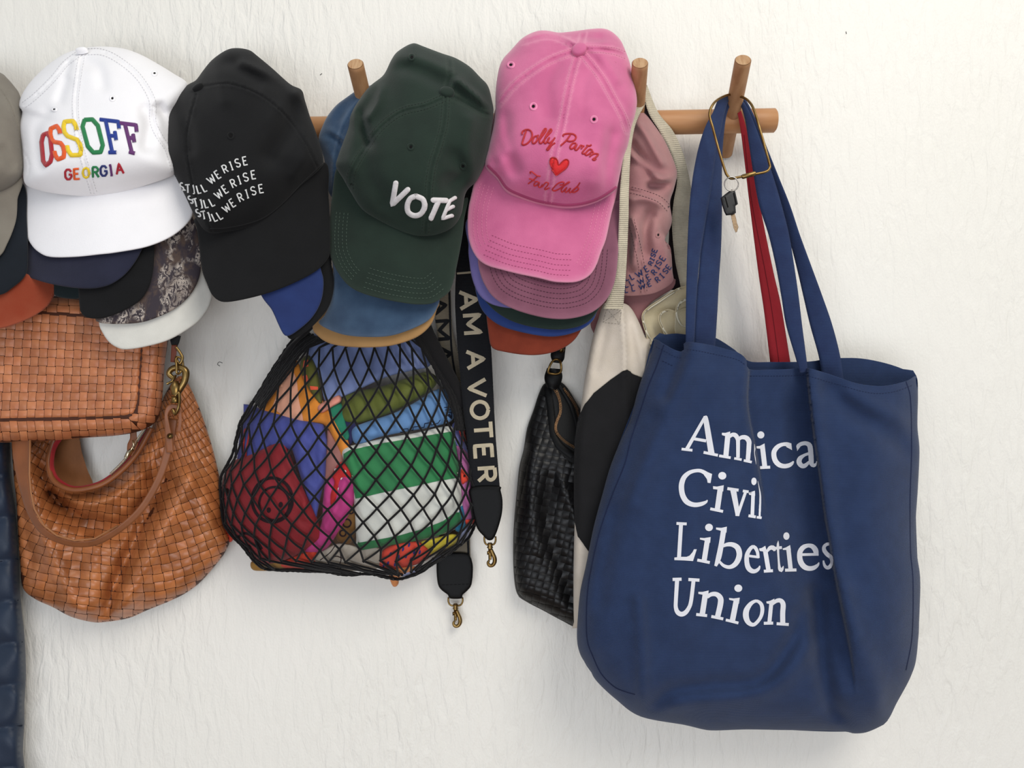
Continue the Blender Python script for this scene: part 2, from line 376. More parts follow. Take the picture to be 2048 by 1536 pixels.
def crown(ol, fn, m, parent, seams=(), step=6, label=None):
    o2 = cr_closed(ol, step * .7); E = seam_pts(seams, o2)
    V2, T = mesh2d(o2, step, (1.2, 3.5, 7), E)
    dist = poly_dist(V2, o2, True); fd = fn(V2, dist); n = len(V2)
    Vf = W(V2[:, 0], V2[:, 1], fd); Vb = W(V2[:, 0], V2[:, 1], fd - .0022)
    ec = {}
    for t in T:
        for a, b in ((t[0], t[1]), (t[1], t[2]), (t[2], t[0])):
            if (b, a) in ec: del ec[(b, a)]
            else: ec[(a, b)] = 1
    fc = [(t[2], t[1], t[0]) for t in T] + [(t[0] + n, t[1] + n, t[2] + n) for t in T] + [(a, b, b + n, a + n) for a, b in ec]
    w = np.exp(-dist / 4) * .6
    for s in seams:
        g = poly_dist(V2, cr_open(s, 8)); w = np.maximum(w, .42 * np.exp(-((g - 7) / 2.0) ** 2))
    make('crown', np.vstack([Vf, Vb]), fc, m, parent, attrs={'wear': np.concatenate([w, w])}, label=label)
    return Surf(Vf, T)
def brim(ol, cf, k, m, parent, step=8, label=None):
    def front(P, dist): return cf(P, k) - .0016 * (1 - prof(dist, 4.5))
    def back(P, dist, fd): return fd - .0002 - .0030 * prof(dist, 4.5)
    return solid('brim', ol, front, 0, m, parent, step, back=back, wear_w=4.5, rings=(1.2, 3, 6), label=label)[1]
def eyelets(sf, L, m, parent, r=5.2):
    for e in L:
        x, y = e[0], e[1]; ry = e[2] if len(e) > 2 else r
        mb = MB(); ringd(mb, sf, (x, y), r - .6, 4.2, .0002, .0009, ry - .3); nf = len(mb.f)
        mb.fill(sf, [(x + math.cos(t) * r * .45, y + math.sin(t) * ry * .45) for t in np.linspace(0, 6.28, 10, endpoint=False)], .0005)
        make('eyelet', mb.v, mb.f, [m, dark], parent, fmat=[0] * nf + [1] * (len(mb.f) - nf))
def button(sf, c, r, m, parent, ry=None):
    mb = MB(); disc(mb, sf, c, r, .0012, .0038, ry, flat=True); mb.obj('crown_button', m, parent)
def stitch(parent, m, rows, sf, dash=4.2, gap=2.6, w=1.1):
    mb = MB()
    for r in rows: mb.dashes(sf, r, dash, gap, w)
    return mb.obj('stitching', m, parent, stuff=True)
def seam_rows(seams, k=7):
    out = []
    for s in seams:
        q = cr_open(s, 6); t = np.gradient(q, axis=0); t /= np.maximum(np.hypot(*t.T)[:, None], 1e-9); nn = np.stack([-t[:, 1], t[:, 0]], 1)
        out += [q + nn * k, q - nn * k]
    return out
def under_brim_rows(path, ins):              # stitch rows parallel to the outer edge of a brim (path runs left -> bottom -> right)
    q = cr_open(path, 6); t = np.gradient(q, axis=0); t /= np.hypot(*t.T)[:, None]; nn = np.stack([t[:, 1], -t[:, 0]], 1)
    k = np.ones(5) / 5; rows = []
    for i in ins:
        r = q + nn * i; r = np.stack([np.convolve(np.pad(r[:, j], 2, 'edge'), k, 'valid') for j in (0, 1)], 1); rows.append(r)
    return rows

# stroke glyphs in a unit box (y up)
def arc(cx, cy, rx, ry, a0, a1, n=10): return [(cx + rx * math.cos(math.radians(a)), cy + ry * math.sin(math.radians(a))) for a in np.linspace(a0, a1, n)]
GL = {'S': [[(.92, .84), (.7, .98), (.3, .98), (.08, .8), (.15, .6), (.5, .5), (.85, .38), (.92, .2), (.7, .02), (.3, .02), (.06, .18)]],
      'T': [[(0, 1), (1, 1)], [(.5, 1), (.5, 0)]], 'I': [[(.5, 1), (.5, 0)], [(.22, 1), (.78, 1)], [(.22, 0), (.78, 0)]],
      'L': [[(.1, 1), (.1, 0), (.85, 0)]], 'W': [[(-.1, 1), (.22, 0), (.5, .8), (.78, 0), (1.1, 1)]],
      'E': [[(.9, 1), (.12, 1), (.12, 0), (.92, 0)], [(.12, .52), (.75, .52)]], 'R': [[(.1, 0), (.1, 1)], [(.1, 1), (.65, 1), (.9, .8), (.85, .6), (.6, .5), (.1, .5)], [(.5, .5), (.95, 0)]],
      'A': [[(0, 0), (.5, 1), (1, 0)], [(.2, .36), (.8, .36)]], 'M': [[(0, 0), (0, 1), (.5, .25), (1, 1), (1, 0)]], 'V': [[(0, 1), (.5, 0), (1, 1)]],
      'O': [[(.5, 1), (.85, .85), (1, .5), (.85, .15), (.5, 0), (.15, .15), (0, .5), (.15, .85), (.5, 1)]],
      'G': [[(.95, .75), (.7, .98), (.3, .98), (.06, .75), (.06, .25), (.3, .02), (.7, .02), (.95, .25), (.95, .48), (.6, .48)]],
      'F': [[(.3, 1), (.3, 0)], [(0, 1), (1, 1), (1, .76)], [(.3, .52), (.72, .52)], [(.72, .66), (.72, .38)], [(.04, 0), (.62, 0)]],
      'S8': [[(.95, .72), (.95, .85), (.8, 1), (.2, 1), (.04, .85), (.04, .68), (.2, .57), (.8, .45), (.96, .32), (.96, .15), (.8, 0), (.2, 0), (.04, .15), (.04, .28)]],
      'O8': [[(.25, 1), (.75, 1), (1, .8), (1, .2), (.75, 0), (.25, 0), (0, .2), (0, .8), (.25, 1)]]}
SM = {'S', 'O', 'R'}
def glyph(mb, sf, ch, quad=None, c=None, wh=None, rot=0, w=3.4, bulge=.0007, lift=.0004, shear=0, n=5, tint=.5, smooth=None):
    """quad = (TL, TR, BL, BR) or centre, size and clockwise rotation in degrees"""
    for st in GL[ch]:
        P = []
        for x, y in st:
            if quad is not None:
                TL, TR, BL, BR = [np.array(q, float) for q in quad]; p = (TL * (1 - x) + TR * x) * y + (BL * (1 - x) + BR * x) * (1 - y)
            else:
                X, Y = (x - .5) * wh[0] + shear * (y - .5) * wh[1], -(y - .5) * wh[1]; a = math.radians(rot)
                p = np.array(c, float) + (X * math.cos(a) - Y * math.sin(a), X * math.sin(a) + Y * math.cos(a))
            P.append(tuple(p))
        sm = (ch in SM and len(st) > 4) if smooth is None else smooth
        mb.ribbon(sf, P, w, lift, bulge, sm, 2.5, n, tint=tint)

# --- column of the white cap
c1 = column(215, 185, 385, 130, .116)
bot1 = (215, 385)
def hidden_crown(ol, c, dtop, dbot, H, k, m, parent):
    o = cr_closed(ol, 6); q = inset(cr_closed(ol, 24), 36 + 2 * k); q = q[inside(q, o)]; q = q[poly_dist(q, o, True) > 33 + 2 * k]
    ff = crown_fn(ol, c, dtop, dbot, H, wobble=0)                 # nests inside the cap above it
    def fn(P, dist): return ff(P, poly_dist(P, o, True)) - .0075 - .0042 * k - .004 * (1 - prof(dist, 30))
    return crown([tuple(p) for p in q], fn, m, parent, step=14)
wh_ol = [(44, 224), (37, 212), (45, 187), (66, 158), (98, 128), (131, 107), (164, 97), (202, 93), (246, 97), (281, 109), (316, 128), (347, 147), (374, 166), (370, 192), (352, 222), (346, 260), (347, 300), (356, 330), (346, 350),
         (300, 368), (250, 382), (210, 389), (165, 392), (117, 388), (80, 381), (50, 367), (46, 330), (43, 294), (38, 255)]
WH = mat('white_cotton', (247, 245, 247), .85, .008, 30, .25, 1000, sheen=.1, dk=1)
t = Thing('baseball_cap', 'white baseball cap embroidered with rainbow capital letters, leftmost whole cap', 'cap', (200, 250, .05))
seam_w = [[(164, 108), (157, 150), (151, 205), (155, 262), (168, 320), (188, 386)], [(170, 104), (205, 105), (240, 122), (277, 154), (304, 200), (306, 243), (320, 275), (336, 300), (350, 345)], [(160, 106), (131, 128), (108, 156), (74, 190), (46, 212)], [(46, 300), (58, 330), (52, 364)]]
fl_w = [([(168, 120), (196, 135), (205, 170)], 12, -.0035), ([(140, 130), (128, 170), (118, 200)], 10, -.004), ([(290, 220), (300, 245), (295, 290)], 14, -.006), ([(320, 215), (335, 240), (345, 290)], 12, -.007), ([(95, 225), (72, 262), (80, 330)], 12, -.003), ([(150, 120), (140, 150)], 8, .003)]
sf = crown(wh_ol, crown_fn(wh_ol, (200, 265), .07, .117, .055, fl_w, seam_w), WH, t, seam_w)
wb = [(48, 345), (47, 400), (47, 435), (50, 462), (61, 487), (77, 504), (101, 514), (150, 514), (200, 509), (234, 505), (293, 494), (340, 475), (372, 450), (386, 425), (380, 395), (368, 350), (340, 330), (200, 350)]
sb = brim(wb, c1, 0, WH, t)
button(sf, (165, 104), 12, WH, t, 7); eyelets(sf, [(225, 197), (109, 219, 3.5), (309, 147, 4)], WH, t, 5)
stitch(t, mat('white_thread', (222, 220, 224), .9), seam_rows(seam_w[:3], 6), sf, 3.5, 2.5, .8)
RB = [(196, 30, 45), (240, 95, 30), (250, 214, 40), (34, 140, 80), (30, 62, 160), (112, 52, 122)]
RN = ['red', 'orange', 'yellow', 'green', 'blue', 'purple']
Q = [('O8', (352, 905), (425, 872), (375, 1172), (452, 1108)), ('S8', (418, 850), (502, 812), (480, 1112), (562, 1078)), ('S8', (530, 785), (645, 775), (585, 1070), (708, 1066)),
     ('O8', (690, 770), (822, 762), (765, 1048), (892, 1040)), ('F', (855, 765), (1010, 783), (925, 1045), (1040, 1045)), ('F', (1025, 795), (1160, 812), (1100, 1040), (1185, 1062))]
for (g, *q), rgb, nm in zip(Q, RB, RN):
    mb = MB(); glyph(mb, sf, g, [(p[0] / 4.267, 60 + p[1] / 4.267) for p in q], w=8.8 if g != 'F' else 7.8, bulge=.0013, smooth=False)
    mb.obj('embroidered_letter', mat('thread_' + nm, rgb, .5, .03, 200, .3, 1500, sheen=.3), t, label='large %s embroidered letter' % nm)
for g, x, y, r, nm, rgb in [('G', 583, 1232, -3, 'crimson', (200, 32, 52)), ('E', 655, 1228, -3, 'orange', RB[1]), ('O', 735, 1218, 0, 'yellow', RB[2]), ('R', 815, 1212, -2, 'green', RB[3]), ('G', 885, 1202, -3, 'navy', (38, 50, 120)), ('I', 948, 1196, -8, 'purple', (110, 60, 130)), ('A', 1020, 1182, -8, 'crimson', (200, 32, 52))]:
    mb = MB(); glyph(mb, sf, g, c=(x / 4.267, 60 + y / 4.267), wh=(13.5 if g != 'I' else 8, 20), rot=r, w=4.6, bulge=.0009, smooth=False)
    mb.obj('embroidered_letter', mat('thread_' + nm, rgb, .5, .03, 200, .3, 1500, sheen=.3), t, label='small %s embroidered letter' % nm)

def low(name, label, ol, cf, k, m, crown_src=None, ckw=None, at=None, lab2=None):
    xs = [p[0] for p in ol]; ys = [p[1] for p in ol]
    t = Thing(name, label, 'cap', at or (sum(xs) / len(xs), sum(ys) / len(ys), .06), None)
    s = brim(ol, cf, k, m, t)
    if crown_src: hidden_crown(crown_src, ckw[0], ckw[1], ckw[2], ckw[3], k, m, t)
    return t, s
kw1 = ((200, 265), .07, .117, .055)
NV = mat('navy_cotton', (38, 40, 62), .9, .05, 40, .3, 900, rgb2=(33, 35, 56))
low('baseball_cap', 'navy cap with a plain navy brim directly under the white cap', [(60, 400), (49, 440), (33, 461), (19, 489), (11, 512), (14, 529), (30, 542), (59, 555), (94, 566), (129, 573), (164, 577), (195, 576), (223, 568), (248, 551), (267, 529), (281, 505), (295, 470), (300, 410), (180, 395)], c1, 1, NV, wh_ol, kw1)
BKC = mat('black_cotton', (24, 24, 27), .92, .04, 40, .3, 900, rgb2=(19, 19, 21), sheen=.05, dk=.5)
low('baseball_cap', 'black cap with a flat black brim between the navy brim and the camouflage brim', [(160, 500), (157, 560), (159, 611), (164, 628), (178, 636), (202, 637), (225, 631), (258, 616), (284, 597), (300, 569), (307, 536), (309, 495), (310, 430), (200, 410)], c1, 2, BKC, wh_ol, kw1)
def camo():
    m = bpy.data.materials.new('bark_camouflage'); m.use_nodes = True; nt = m.node_tree; N = nt.nodes; L = nt.links; b = N['Principled BSDF']; b.inputs['Roughness'].default_value = .85
    tc = N.new('ShaderNodeTexCoord'); mp = N.new('ShaderNodeMapping'); mp.inputs['Scale'].default_value = (1, .5, .6); mp.inputs['Rotation'].default_value = (0, .5, 0); L.new(tc.outputs['Object'], mp.inputs[0])
    def nz(s, d, ds):
        n = N.new('ShaderNodeTexNoise'); n.inputs['Scale'].default_value = s; n.inputs['Detail'].default_value = d; n.inputs['Distortion'].default_value = ds; n.inputs['Roughness'].default_value = .7; L.new(mp.outputs[0], n.inputs['Vector']); return n.outputs['Fac']
    a = nz(34, 2, .6); c = nz(210, 5, 1.6)
    r1 = N.new('ShaderNodeValToRGB'); L.new(a, r1.inputs[0]); r1.color_ramp.elements[0].position = .47; r1.color_ramp.elements[1].position = .56
    r1.color_ramp.elements[0].color = (0, 0, 0, 1); r1.color_ramp.elements[1].color = (1, 1, 1, 1)
    r2 = N.new('ShaderNodeValToRGB'); L.new(c, r2.inputs[0]); e = r2.color_ramp.elements; e[0].position = .47; e[1].position = .54; e[0].color = lin((52, 44, 50)); e[1].color = lin((200, 188, 178))
    e = r2.color_ramp.elements.new(.62); e.color = lin((150, 136, 122))
    r3 = N.new('ShaderNodeValToRGB'); L.new(nz(60, 4, .5), r3.inputs[0]); r3.color_ramp.elements[0].color = lin((52, 44, 52)); r3.color_ramp.elements[1].color = lin((82, 66, 58)); r3.color_ramp.elements[0].position = .45; r3.color_ramp.elements[1].position = .6
    mx = N.new('ShaderNodeMix'); mx.data_type = 'RGBA'; L.new(r1.outputs[0], mx.inputs[0]); L.new(r3.outputs[0], mx.inputs[6]); L.new(r2.outputs[0], mx.inputs[7]); L.new(mx.outputs[2], b.inputs['Base Color']); return m
low('baseball_cap', 'cap with a bark-patterned camouflage brim, resting above the pale grey brim', [(190, 560), (188, 600), (190, 636), (199, 645), (234, 648), (281, 645), (316, 634), (352, 616), (380, 590), (396, 562), (402, 535), (402, 500), (392, 455), (372, 420), (300, 400), (220, 420)], c1, 3, camo(), wh_ol, kw1)
GW = mat('pale_grey_cotton', (222, 220, 212), .85, .02, 60, .3, 700, sheen=.1)
low('baseball_cap', 'cap with a pale grey brim, lowest under the white cap', [(200, 600), (198, 646), (206, 667), (218, 684), (234, 695), (253, 699), (293, 693), (340, 679), (387, 651), (408, 630), (420, 609), (424, 588), (415, 568), (400, 530), (380, 470), (300, 420), (220, 470)], c1, 4, GW, wh_ol, kw1)
DG = mat('dark_teal_cotton', (20, 38, 42), .9, .05, 40, .3, 900)
low('baseball_cap', 'very dark teal cap, only a sliver of brim showing above the tan woven pouch', [(100, 555), (102, 580), (112, 592), (135, 597), (158, 597), (176, 590), (190, 560), (180, 500), (120, 490)], c1, 5, DG)

# --- left-edge column
c0 = column(-60, 160, 380, 130, .118)
TP = mat('taupe_cotton', (143, 136, 124), .9, .04, 25, .3, 900, rgb2=(132, 124, 113))
tp_ol = [(0, 145), (14, 156), (28, 172), (40, 191), (46, 230), (48, 290), (48, 336), (35, 362), (0, 384), (-60, 398), (-130, 395), (-200, 370), (-215, 300), (-205, 220), (-160, 160), (-100, 125), (-50, 125)]
t = Thing('baseball_cap', 'taupe grey cap cut off by the left edge of the photo', 'cap', (0, 280, .05))
seam_t = [[(-80, 135), (-20, 160), (20, 210), (40, 280), (40, 350)]]
sf = crown(tp_ol, crown_fn(tp_ol, (-80, 270), .06, .117, .055, [([(5, 300), (25, 330)], 12, -.004)], seam_t), TP, t, seam_t)
brim([(36, 350), (35, 400), (33, 435), (26, 461), (14, 489), (0, 512), (-40, 535), (-100, 535), (-180, 500), (-200, 380), (-100, 360)], c0, 0, TP, t)
kw0 = ((-80, 270), .06, .117, .055)
BN = mat('blackish_navy_cotton', (20, 28, 38), .9, .05, 40, .3, 900)
low('baseball_cap', 'blackish navy cap whose brim lies under the taupe cap at the left edge', [(48, 370), (54, 440), (56, 520), (50, 552), (23, 577), (0, 590), (-60, 600), (-150, 560), (-190, 450), (-100, 380), (0, 350)], c0, 1, BN, tp_ol, kw0)
RU = mat('rust_cotton', (156, 70, 44), .9, .05, 40, .3, 900, rgb2=(152, 60, 34), wear=(196, 110, 80), wear_amt=.35)
ru_edge = [(106, 560), (112, 578), (103, 601), (89, 618), (59, 637), (23, 651), (0, 656), (-60, 662)]
t, s = low('baseball_cap', 'rust orange cap with rows of brim stitching, lowest at the left edge', [(66, 552), (92, 556), (110, 566), (111, 582), (103, 601), (89, 618), (59, 637), (23, 651), (0, 657), (-60, 665), (-140, 640), (-180, 540), (-100, 480), (0, 500), (30, 535)], c0, 2, RU, tp_ol, kw0)
stitch(t, mat('rust_thread', (205, 120, 90), .9), under_brim_rows(ru_edge, [16, 27, 38, 49]), s, 4, 3, 1.0)

# --- black cap
cb = column(525, 150, 440, 150, .128)
bk_ol = [(329, 294), (331, 252), (334, 219), (350, 187), (378, 168), (392, 160), (407, 140), (425, 119), (451, 101), (472, 96), (498, 100), (515, 112), (545, 137), (580, 168), (603, 180), (610, 201), (620, 233), (634, 271), (647, 318), (640, 338), (601, 373), (566, 411), (531, 440), (496, 455), (451, 464), (415, 464), (392, 436), (369, 389), (350, 352), (333, 320)]
BK = mat('black_twill', (25, 25, 27), .93, .03, 40, .35, 900, rgb2=(21, 21, 23), sheen=.06, dk=.5)
t = Thing('baseball_cap', 'black cap with three slanting lines of small white embroidered words', 'cap', (480, 280, .05))
seam_b = [[(393, 188), (382, 230), (373, 275), (378, 330), (392, 390), (424, 463)], [(410, 172), (460, 168), (520, 190), (570, 230), (610, 285), (635, 335)]]
fl_b = [([(484, 128), (520, 140), (560, 158), (601, 191)], 9, .007), ([(455, 120), (480, 132), (520, 160)], 14, -.005), ([(590, 215), (575, 260), (545, 310)], 22, -.010), ([(350, 205), (372, 240), (380, 300)], 12, -.004), ([(420, 130), (440, 160), (450, 200)], 14, .003), ([(610, 240), (612, 300), (590, 350)], 14, .004)]
sf = crown(bk_ol, crown_fn(bk_ol, (480, 290), .075, .13, .055, fl_b, seam_b), BK, t, seam_b)
sb = brim([(392, 435), (393, 455), (397, 481), (404, 539), (414, 567), (423, 588), (437, 601), (456, 604), (496, 597), (543, 584), (590, 565), (632, 542), (655, 518), (660, 500), (660, 450), (657, 392), (648, 325), (560, 395), (460, 430)], cb, 0, BK, t)
button(sf, (398, 178), 12, BK, t); eyelets(sf, [(462, 272)], BK, t, 6.5)
mb = MB(); mb.ribbon(sf, [(645, 326), (601, 368), (566, 405), (531, 433), (496, 447), (451, 456), (420, 457)], 2.0, .0001, .0008); mb.obj('brim_seam', mat('black_thread', (16, 16, 18), .8), t)
WT = mat('white_embroidery', (226, 226, 224), .6, .02, 300, .3, 1500, sheen=.3)
WORDS = 'STILLWERISE'
L1 = [(237, 800, -12), (350, 840, -2), (465, 855, -8), (565, 850, -16), (665, 820, -28), (800, 665, -38), (920, 570, -33), (1060, 465, -25), (1180, 405, -20), (1300, 350, -18), (1440, 310, -12)]
L2 = [(405, 1050, -28), (500, 1110, -14), (615, 1130, -10), (705, 1125, -16), (815, 1095, -28), (940, 950, -38), (1060, 850, -33), (1215, 740, -25), (1335, 675, -18), (1455, 620, -14), (1600, 575, -10)]
L3 = [(550, 1305, -25), (655, 1350, -10), (765, 1375, -16), (865, 1380, -25), (960, 1345, -32), (1085, 1210, -38), (1200, 1110, -33), (1350, 1005, -25), (1480, 940, -16), (1600, 880, -14), (1745, 840, -10)]
for ln in (L1, L2, L3):
    mb = MB()
    for i, (ch, (x, y, r)) in enumerate(zip(WORDS, ln)):
        w = 9.4 if ch not in 'IW' else (7 if ch == 'I' else 11); w *= (.62 if i == 0 else 1)
        glyph(mb, sf, ch, c=(340 + x / 9.6, 290 + y / 9.6), wh=(w, 16.2 if ch != 'W' else 15.2), rot=r, w=2.7, bulge=.0007)
    mb.obj('embroidered_words', WT, t, label='one slanting line of white embroidered words')
RBL = mat('royal_blue_cotton', (36, 56, 112), .88, .04, 30, .3, 900, rgb2=(31, 48, 100), sheen=.15)
kwb = ((480, 290), .072, .118, .040)
low('baseball_cap', 'royal blue cap whose bare blue brim points down below the black cap', [(500, 540), (523, 592), (543, 619), (555, 645), (563, 662), (570, 671), (580, 671), (597, 660), (620, 640), (636, 617), (645, 591), (647, 560), (641, 535), (630, 480), (560, 470)], cb, 1, RBL, bk_ol, kwb)
low('baseball_cap', 'black cap showing as a black rim around the royal blue brim', [(530, 560), (556, 640), (572, 668), (578, 677), (590, 677), (620, 657), (648, 628), (662, 603), (668, 567), (663, 530), (655, 480), (560, 480)], cb, 2, BKC, bk_ol, kwb)

# --- green cap
cg = column(795, 150, 450, 150, .122)
gr_ol = [(812, 92), (824, 87), (832, 87), (845, 92), (882, 106), (911, 116), (939, 133), (960, 154), (976, 172), (984, 201), (987, 224), (983, 259), (979, 290), (969, 330), (953, 362), (932, 385), (922, 430), (903, 456), (873, 469), (845, 472), (823, 469), (798, 460), (761, 442), (725, 419), (702, 385), (686, 357), (672, 333), (676, 313), (686, 285), (697, 255), (702, 229), (716, 203), (738, 174), (763, 154), (772, 142), (782, 121), (793, 105)]
GR = mat('green_twill', (38, 56, 46), .9, .04, 30, .4, 800, rgb2=(33, 49, 40), wear=(80, 95, 82), wear_amt=.25, sheen=.12, dk=.64)
t = Thing('baseball_cap', 'dark green cap embroidered with the one word VOTE', 'cap', (830, 280, .05))
seam_g = [[(892, 192), (888, 247), (876, 294), (866, 325), (859, 365), (856, 411), (850, 470)], [(890, 195), (850, 212), (803, 224), (762, 254), (735, 290), (705, 340), (700, 380)], [(900, 190), (930, 205), (965, 225), (985, 230)], [(892, 185), (900, 150), (898, 112)]]
fl_g = [([(714, 205), (720, 235), (735, 285)], 10, -.012), ([(702, 235), (690, 290), (700, 340)], 16, .004), ([(764, 175), (757, 210), (737, 236)], 6, .005), ([(745, 180), (735, 205), (722, 225)], 9, -.006), ([(915, 163), (935, 178), (955, 195), (984, 222)], 7, .008), ([(925, 200), (955, 220), (975, 235)], 14, -.004),
        ([(775, 130), (830, 140), (885, 165)], 14, -.005), ([(800, 110), (860, 125), (930, 160)], 12, .003), ([(905, 315), (925, 345), (900, 370)], 20, -.006), ([(730, 300), (740, 350), (770, 400)], 18, -.004), ([(940, 240), (935, 300), (945, 350)], 14, .004)]
sf = crown(gr_ol, crown_fn(gr_ol, (830, 290), .090, .126, .052, fl_g, seam_g), GR, t, seam_g)
gb_edge = [(661, 420), (658, 450), (657, 480), (659, 505), (666, 526), (679, 550), (697, 571), (721, 585), (761, 597), (808, 606), (836, 609), (864, 607), (882, 597), (899, 583), (908, 559), (913, 535), (919, 505), (925, 470)]
sb = brim([(674, 335), (664, 390)] + gb_edge + [(929, 435), (935, 395), (900, 420), (850, 440), (790, 430), (740, 395), (700, 350)], cg, 0, GR, t)
stitch(t, mat('green_thread', (98, 116, 102), .9), under_brim_rows([(661, 420), (658, 450), (657, 480), (659, 505), (666, 526), (679, 550), (697, 571)], [13, 20, 28, 36]) + under_brim_rows([(721, 585), (761, 597), (808, 606), (836, 609), (864, 607), (882, 597), (899, 583)], [12, 22, 32, 42, 52]), sb, 4, 3.4, .8)
stitch(t, mat('green_thread_dark', (24, 34, 28), .9), seam_rows(seam_g[:2]), sf, 4, 2.5, .9)
button(sf, (894, 187), 15, GR, t); eyelets(sf, [(822, 294), (926, 332), (824, 115)], GR, t, 6.2)
VW = mat('white_raised_embroidery', (228, 222, 222), .6, .03, 300, .4, 900, sheen=.3)
for ch, P in [('V', [[(792, 366), (785, 409), (816, 379)]]), ('O', [[(832, 392), (846, 399), (849, 413), (842, 427), (829, 431), (817, 424), (815, 410), (821, 397), (832, 392)]]), ('T', [[(866, 400), (891, 401)], [(877, 402), (862, 436)]]), ('E', [[(909, 396), (899, 402), (885, 437), (903, 431)], [(892, 420), (905, 413)]])]:
    mb = MB()
    for p in P: mb.ribbon(sf, p, 10.8 if ch != 'E' else 7.6, .0004, .0014, ch == 'O', 2.5, 7)
    for p in P:
        for q in (p[0], p[-1]): disc(mb, sf, q, 5.2 if ch != 'E' else 3.7, .0002, .0014, seg=12)
    mb.obj('embroidered_letter', VW, t, label='raised white embroidered letter ' + ch)
SB = mat('steel_blue_cotton', (60, 86, 114), .88, .08, 40, .4, 700, rgb2=(46, 70, 98), wear=(120, 140, 165), wear_amt=.35, sheen=.3)
t = Thing('baseball_cap', 'faded steel blue cap squashed behind the dark green cap', 'cap', (720, 400, .05))
sb_ol = [(740, 171), (721, 176), (690, 197), (672, 211), (655, 232), (646, 250), (638, 271), (638, 285), (648, 318), (652, 353), (659, 388), (680, 405), (720, 400), (780, 400), (860, 380), (900, 300), (880, 200), (800, 150)]
seam_s = [[(760, 175), (720, 205), (690, 250), (672, 320), (670, 380)]]
sfs = crown(sb_ol, crown_fn(sb_ol, (770, 290), .080, .076, .020, [([(645, 255), (665, 262), (690, 280)], 5, .003), ([(642, 272), (668, 275), (692, 300)], 4, -.003), ([(690, 205), (675, 235)], 8, -.004), ([(655, 300), (668, 330), (665, 370)], 7, .004)], seam_s, off=.004), SB, t, seam_s)
brim([(668, 500), (666, 545), (665, 576), (660, 606), (648, 632), (637, 645), (655, 658), (690, 670), (733, 674), (779, 672), (819, 660), (852, 644), (866, 630), (876, 611), (880, 590), (880, 500), (800, 460), (700, 460)], cg, 2.4, SB, t)
TN = mat('tan_cotton', (186, 144, 92), .88, .04, 30, .3, 900, rgb2=(176, 134, 84))
low('baseball_cap', 'cap with a tan brim, lowest in the stack over the black net bag', [(640, 600), (625, 652), (636, 672), (657, 686), (690, 693), (733, 695), (779, 692), (819, 681), (845, 667), (864, 646), (874, 618), (879, 600), (870, 520), (700, 500)], cg, 3.6, TN, gr_ol, ((830, 290), .090, .126, .052))

# --- pink cap
cp = column(1090, 165, 410, 150, .126)
pk_ol = [(991, 189), (993, 165), (998, 137), (1006, 118), (1022, 100), (1045, 76), (1071, 63), (1092, 61), (1116, 65), (1134, 64), (1158, 61), (1181, 58), (1205, 57), (1223, 63), (1240, 79), (1249, 97), (1261, 130), (1270, 172), (1274, 203), (1270, 231), (1263, 254), (1256, 290), (1247, 315), (1240, 348), (1231, 380), (1205, 399), (1181, 409), (1158, 415), (1134, 417), (1111, 415), (1076, 408), (1041, 397), (1012, 383), (994, 358), (971, 333), (976, 300), (985, 262), (990, 231)]
PK = mat('washed_pink_twill', (222, 116, 160), .88, .045, 22, .4, 800, rgb2=(204, 100, 145), dk=.86, wear=(240, 176, 196), wear_amt=.65, sheen=.25)
t = Thing('baseball_cap', 'washed pink cap embroidered with red script and a red heart', 'cap', (1130, 250, .05))
seam_p = [[(1157, 105), (1144, 151), (1134, 196), (1123, 254), (1111, 301), (1103, 348), (1095, 414)], [(1155, 100), (1099, 121), (1052, 151), (1022, 177), (996, 210)], [(1163, 105), (1200, 151), (1226, 196), (1245, 231), (1256, 262)], [(1162, 98), (1195, 98), (1228, 102), (1254, 111)], [(1154, 94), (1120, 77), (1088, 72), (1041, 84)], [(1159, 95), (1164, 80), (1168, 60)]]
fl_p = [([(1100, 66), (1150, 82), (1200, 88), (1235, 90)], 10, .006), ([(1120, 66), (1165, 72), (1200, 75)], 9, -.006), ([(1110, 130), (1095, 170), (1098, 230)], 16, -.004), ([(1140, 80), (1200, 110), (1235, 160)], 9, .003), ([(1190, 130), (1165, 170), (1162, 230)], 14, -.003), ([(1005, 235), (1010, 290), (1030, 340)], 14, -.005), ([(992, 210), (1000, 260), (1012, 300)], 10, .004), ([(1225, 270), (1215, 330), (1220, 380)], 12, -.004), ([(1200, 250), (1195, 300), (1185, 360)], 18, .003), ([(975, 300), (985, 325)], 10, -.006)]
sf = crown(pk_ol, crown_fn(pk_ol, (1125, 260), .082, .128, .055, fl_p, seam_p), PK, t, seam_p)
pe = [(942, 392), (937, 415), (935, 441), (936, 469), (940, 488), (947, 505), (959, 521), (977, 532), (1005, 540), (1041, 549), (1076, 556), (1104, 563), (1123, 565), (1146, 565), (1165, 560), (1181, 549), (1193, 530), (1202, 504), (1212, 478), (1223, 427), (1233, 388)]
sb = brim([(968, 325), (955, 348), (948, 367)] + pe + [(1232, 360), (1180, 390), (1120, 395), (1050, 380), (1000, 350)], cp, 0, PK, t)
PT = mat('pink_thread', (244, 150, 184), .9); PTD = mat('dark_pink_thread', (172, 66, 108), .9)
stitch(t, PT, under_brim_rows([(952, 360), (942, 392), (937, 415), (935, 441), (936, 469), (940, 488), (947, 505)], [12, 20, 29, 38]), sb, 3.6, 2.8, .9)
stitch(t, PTD, under_brim_rows([(959, 521), (1005, 540), (1041, 549), (1076, 556), (1104, 563), (1146, 565)], [14, 24, 34, 45, 56]), sb, 3.6, 3.0, .8)
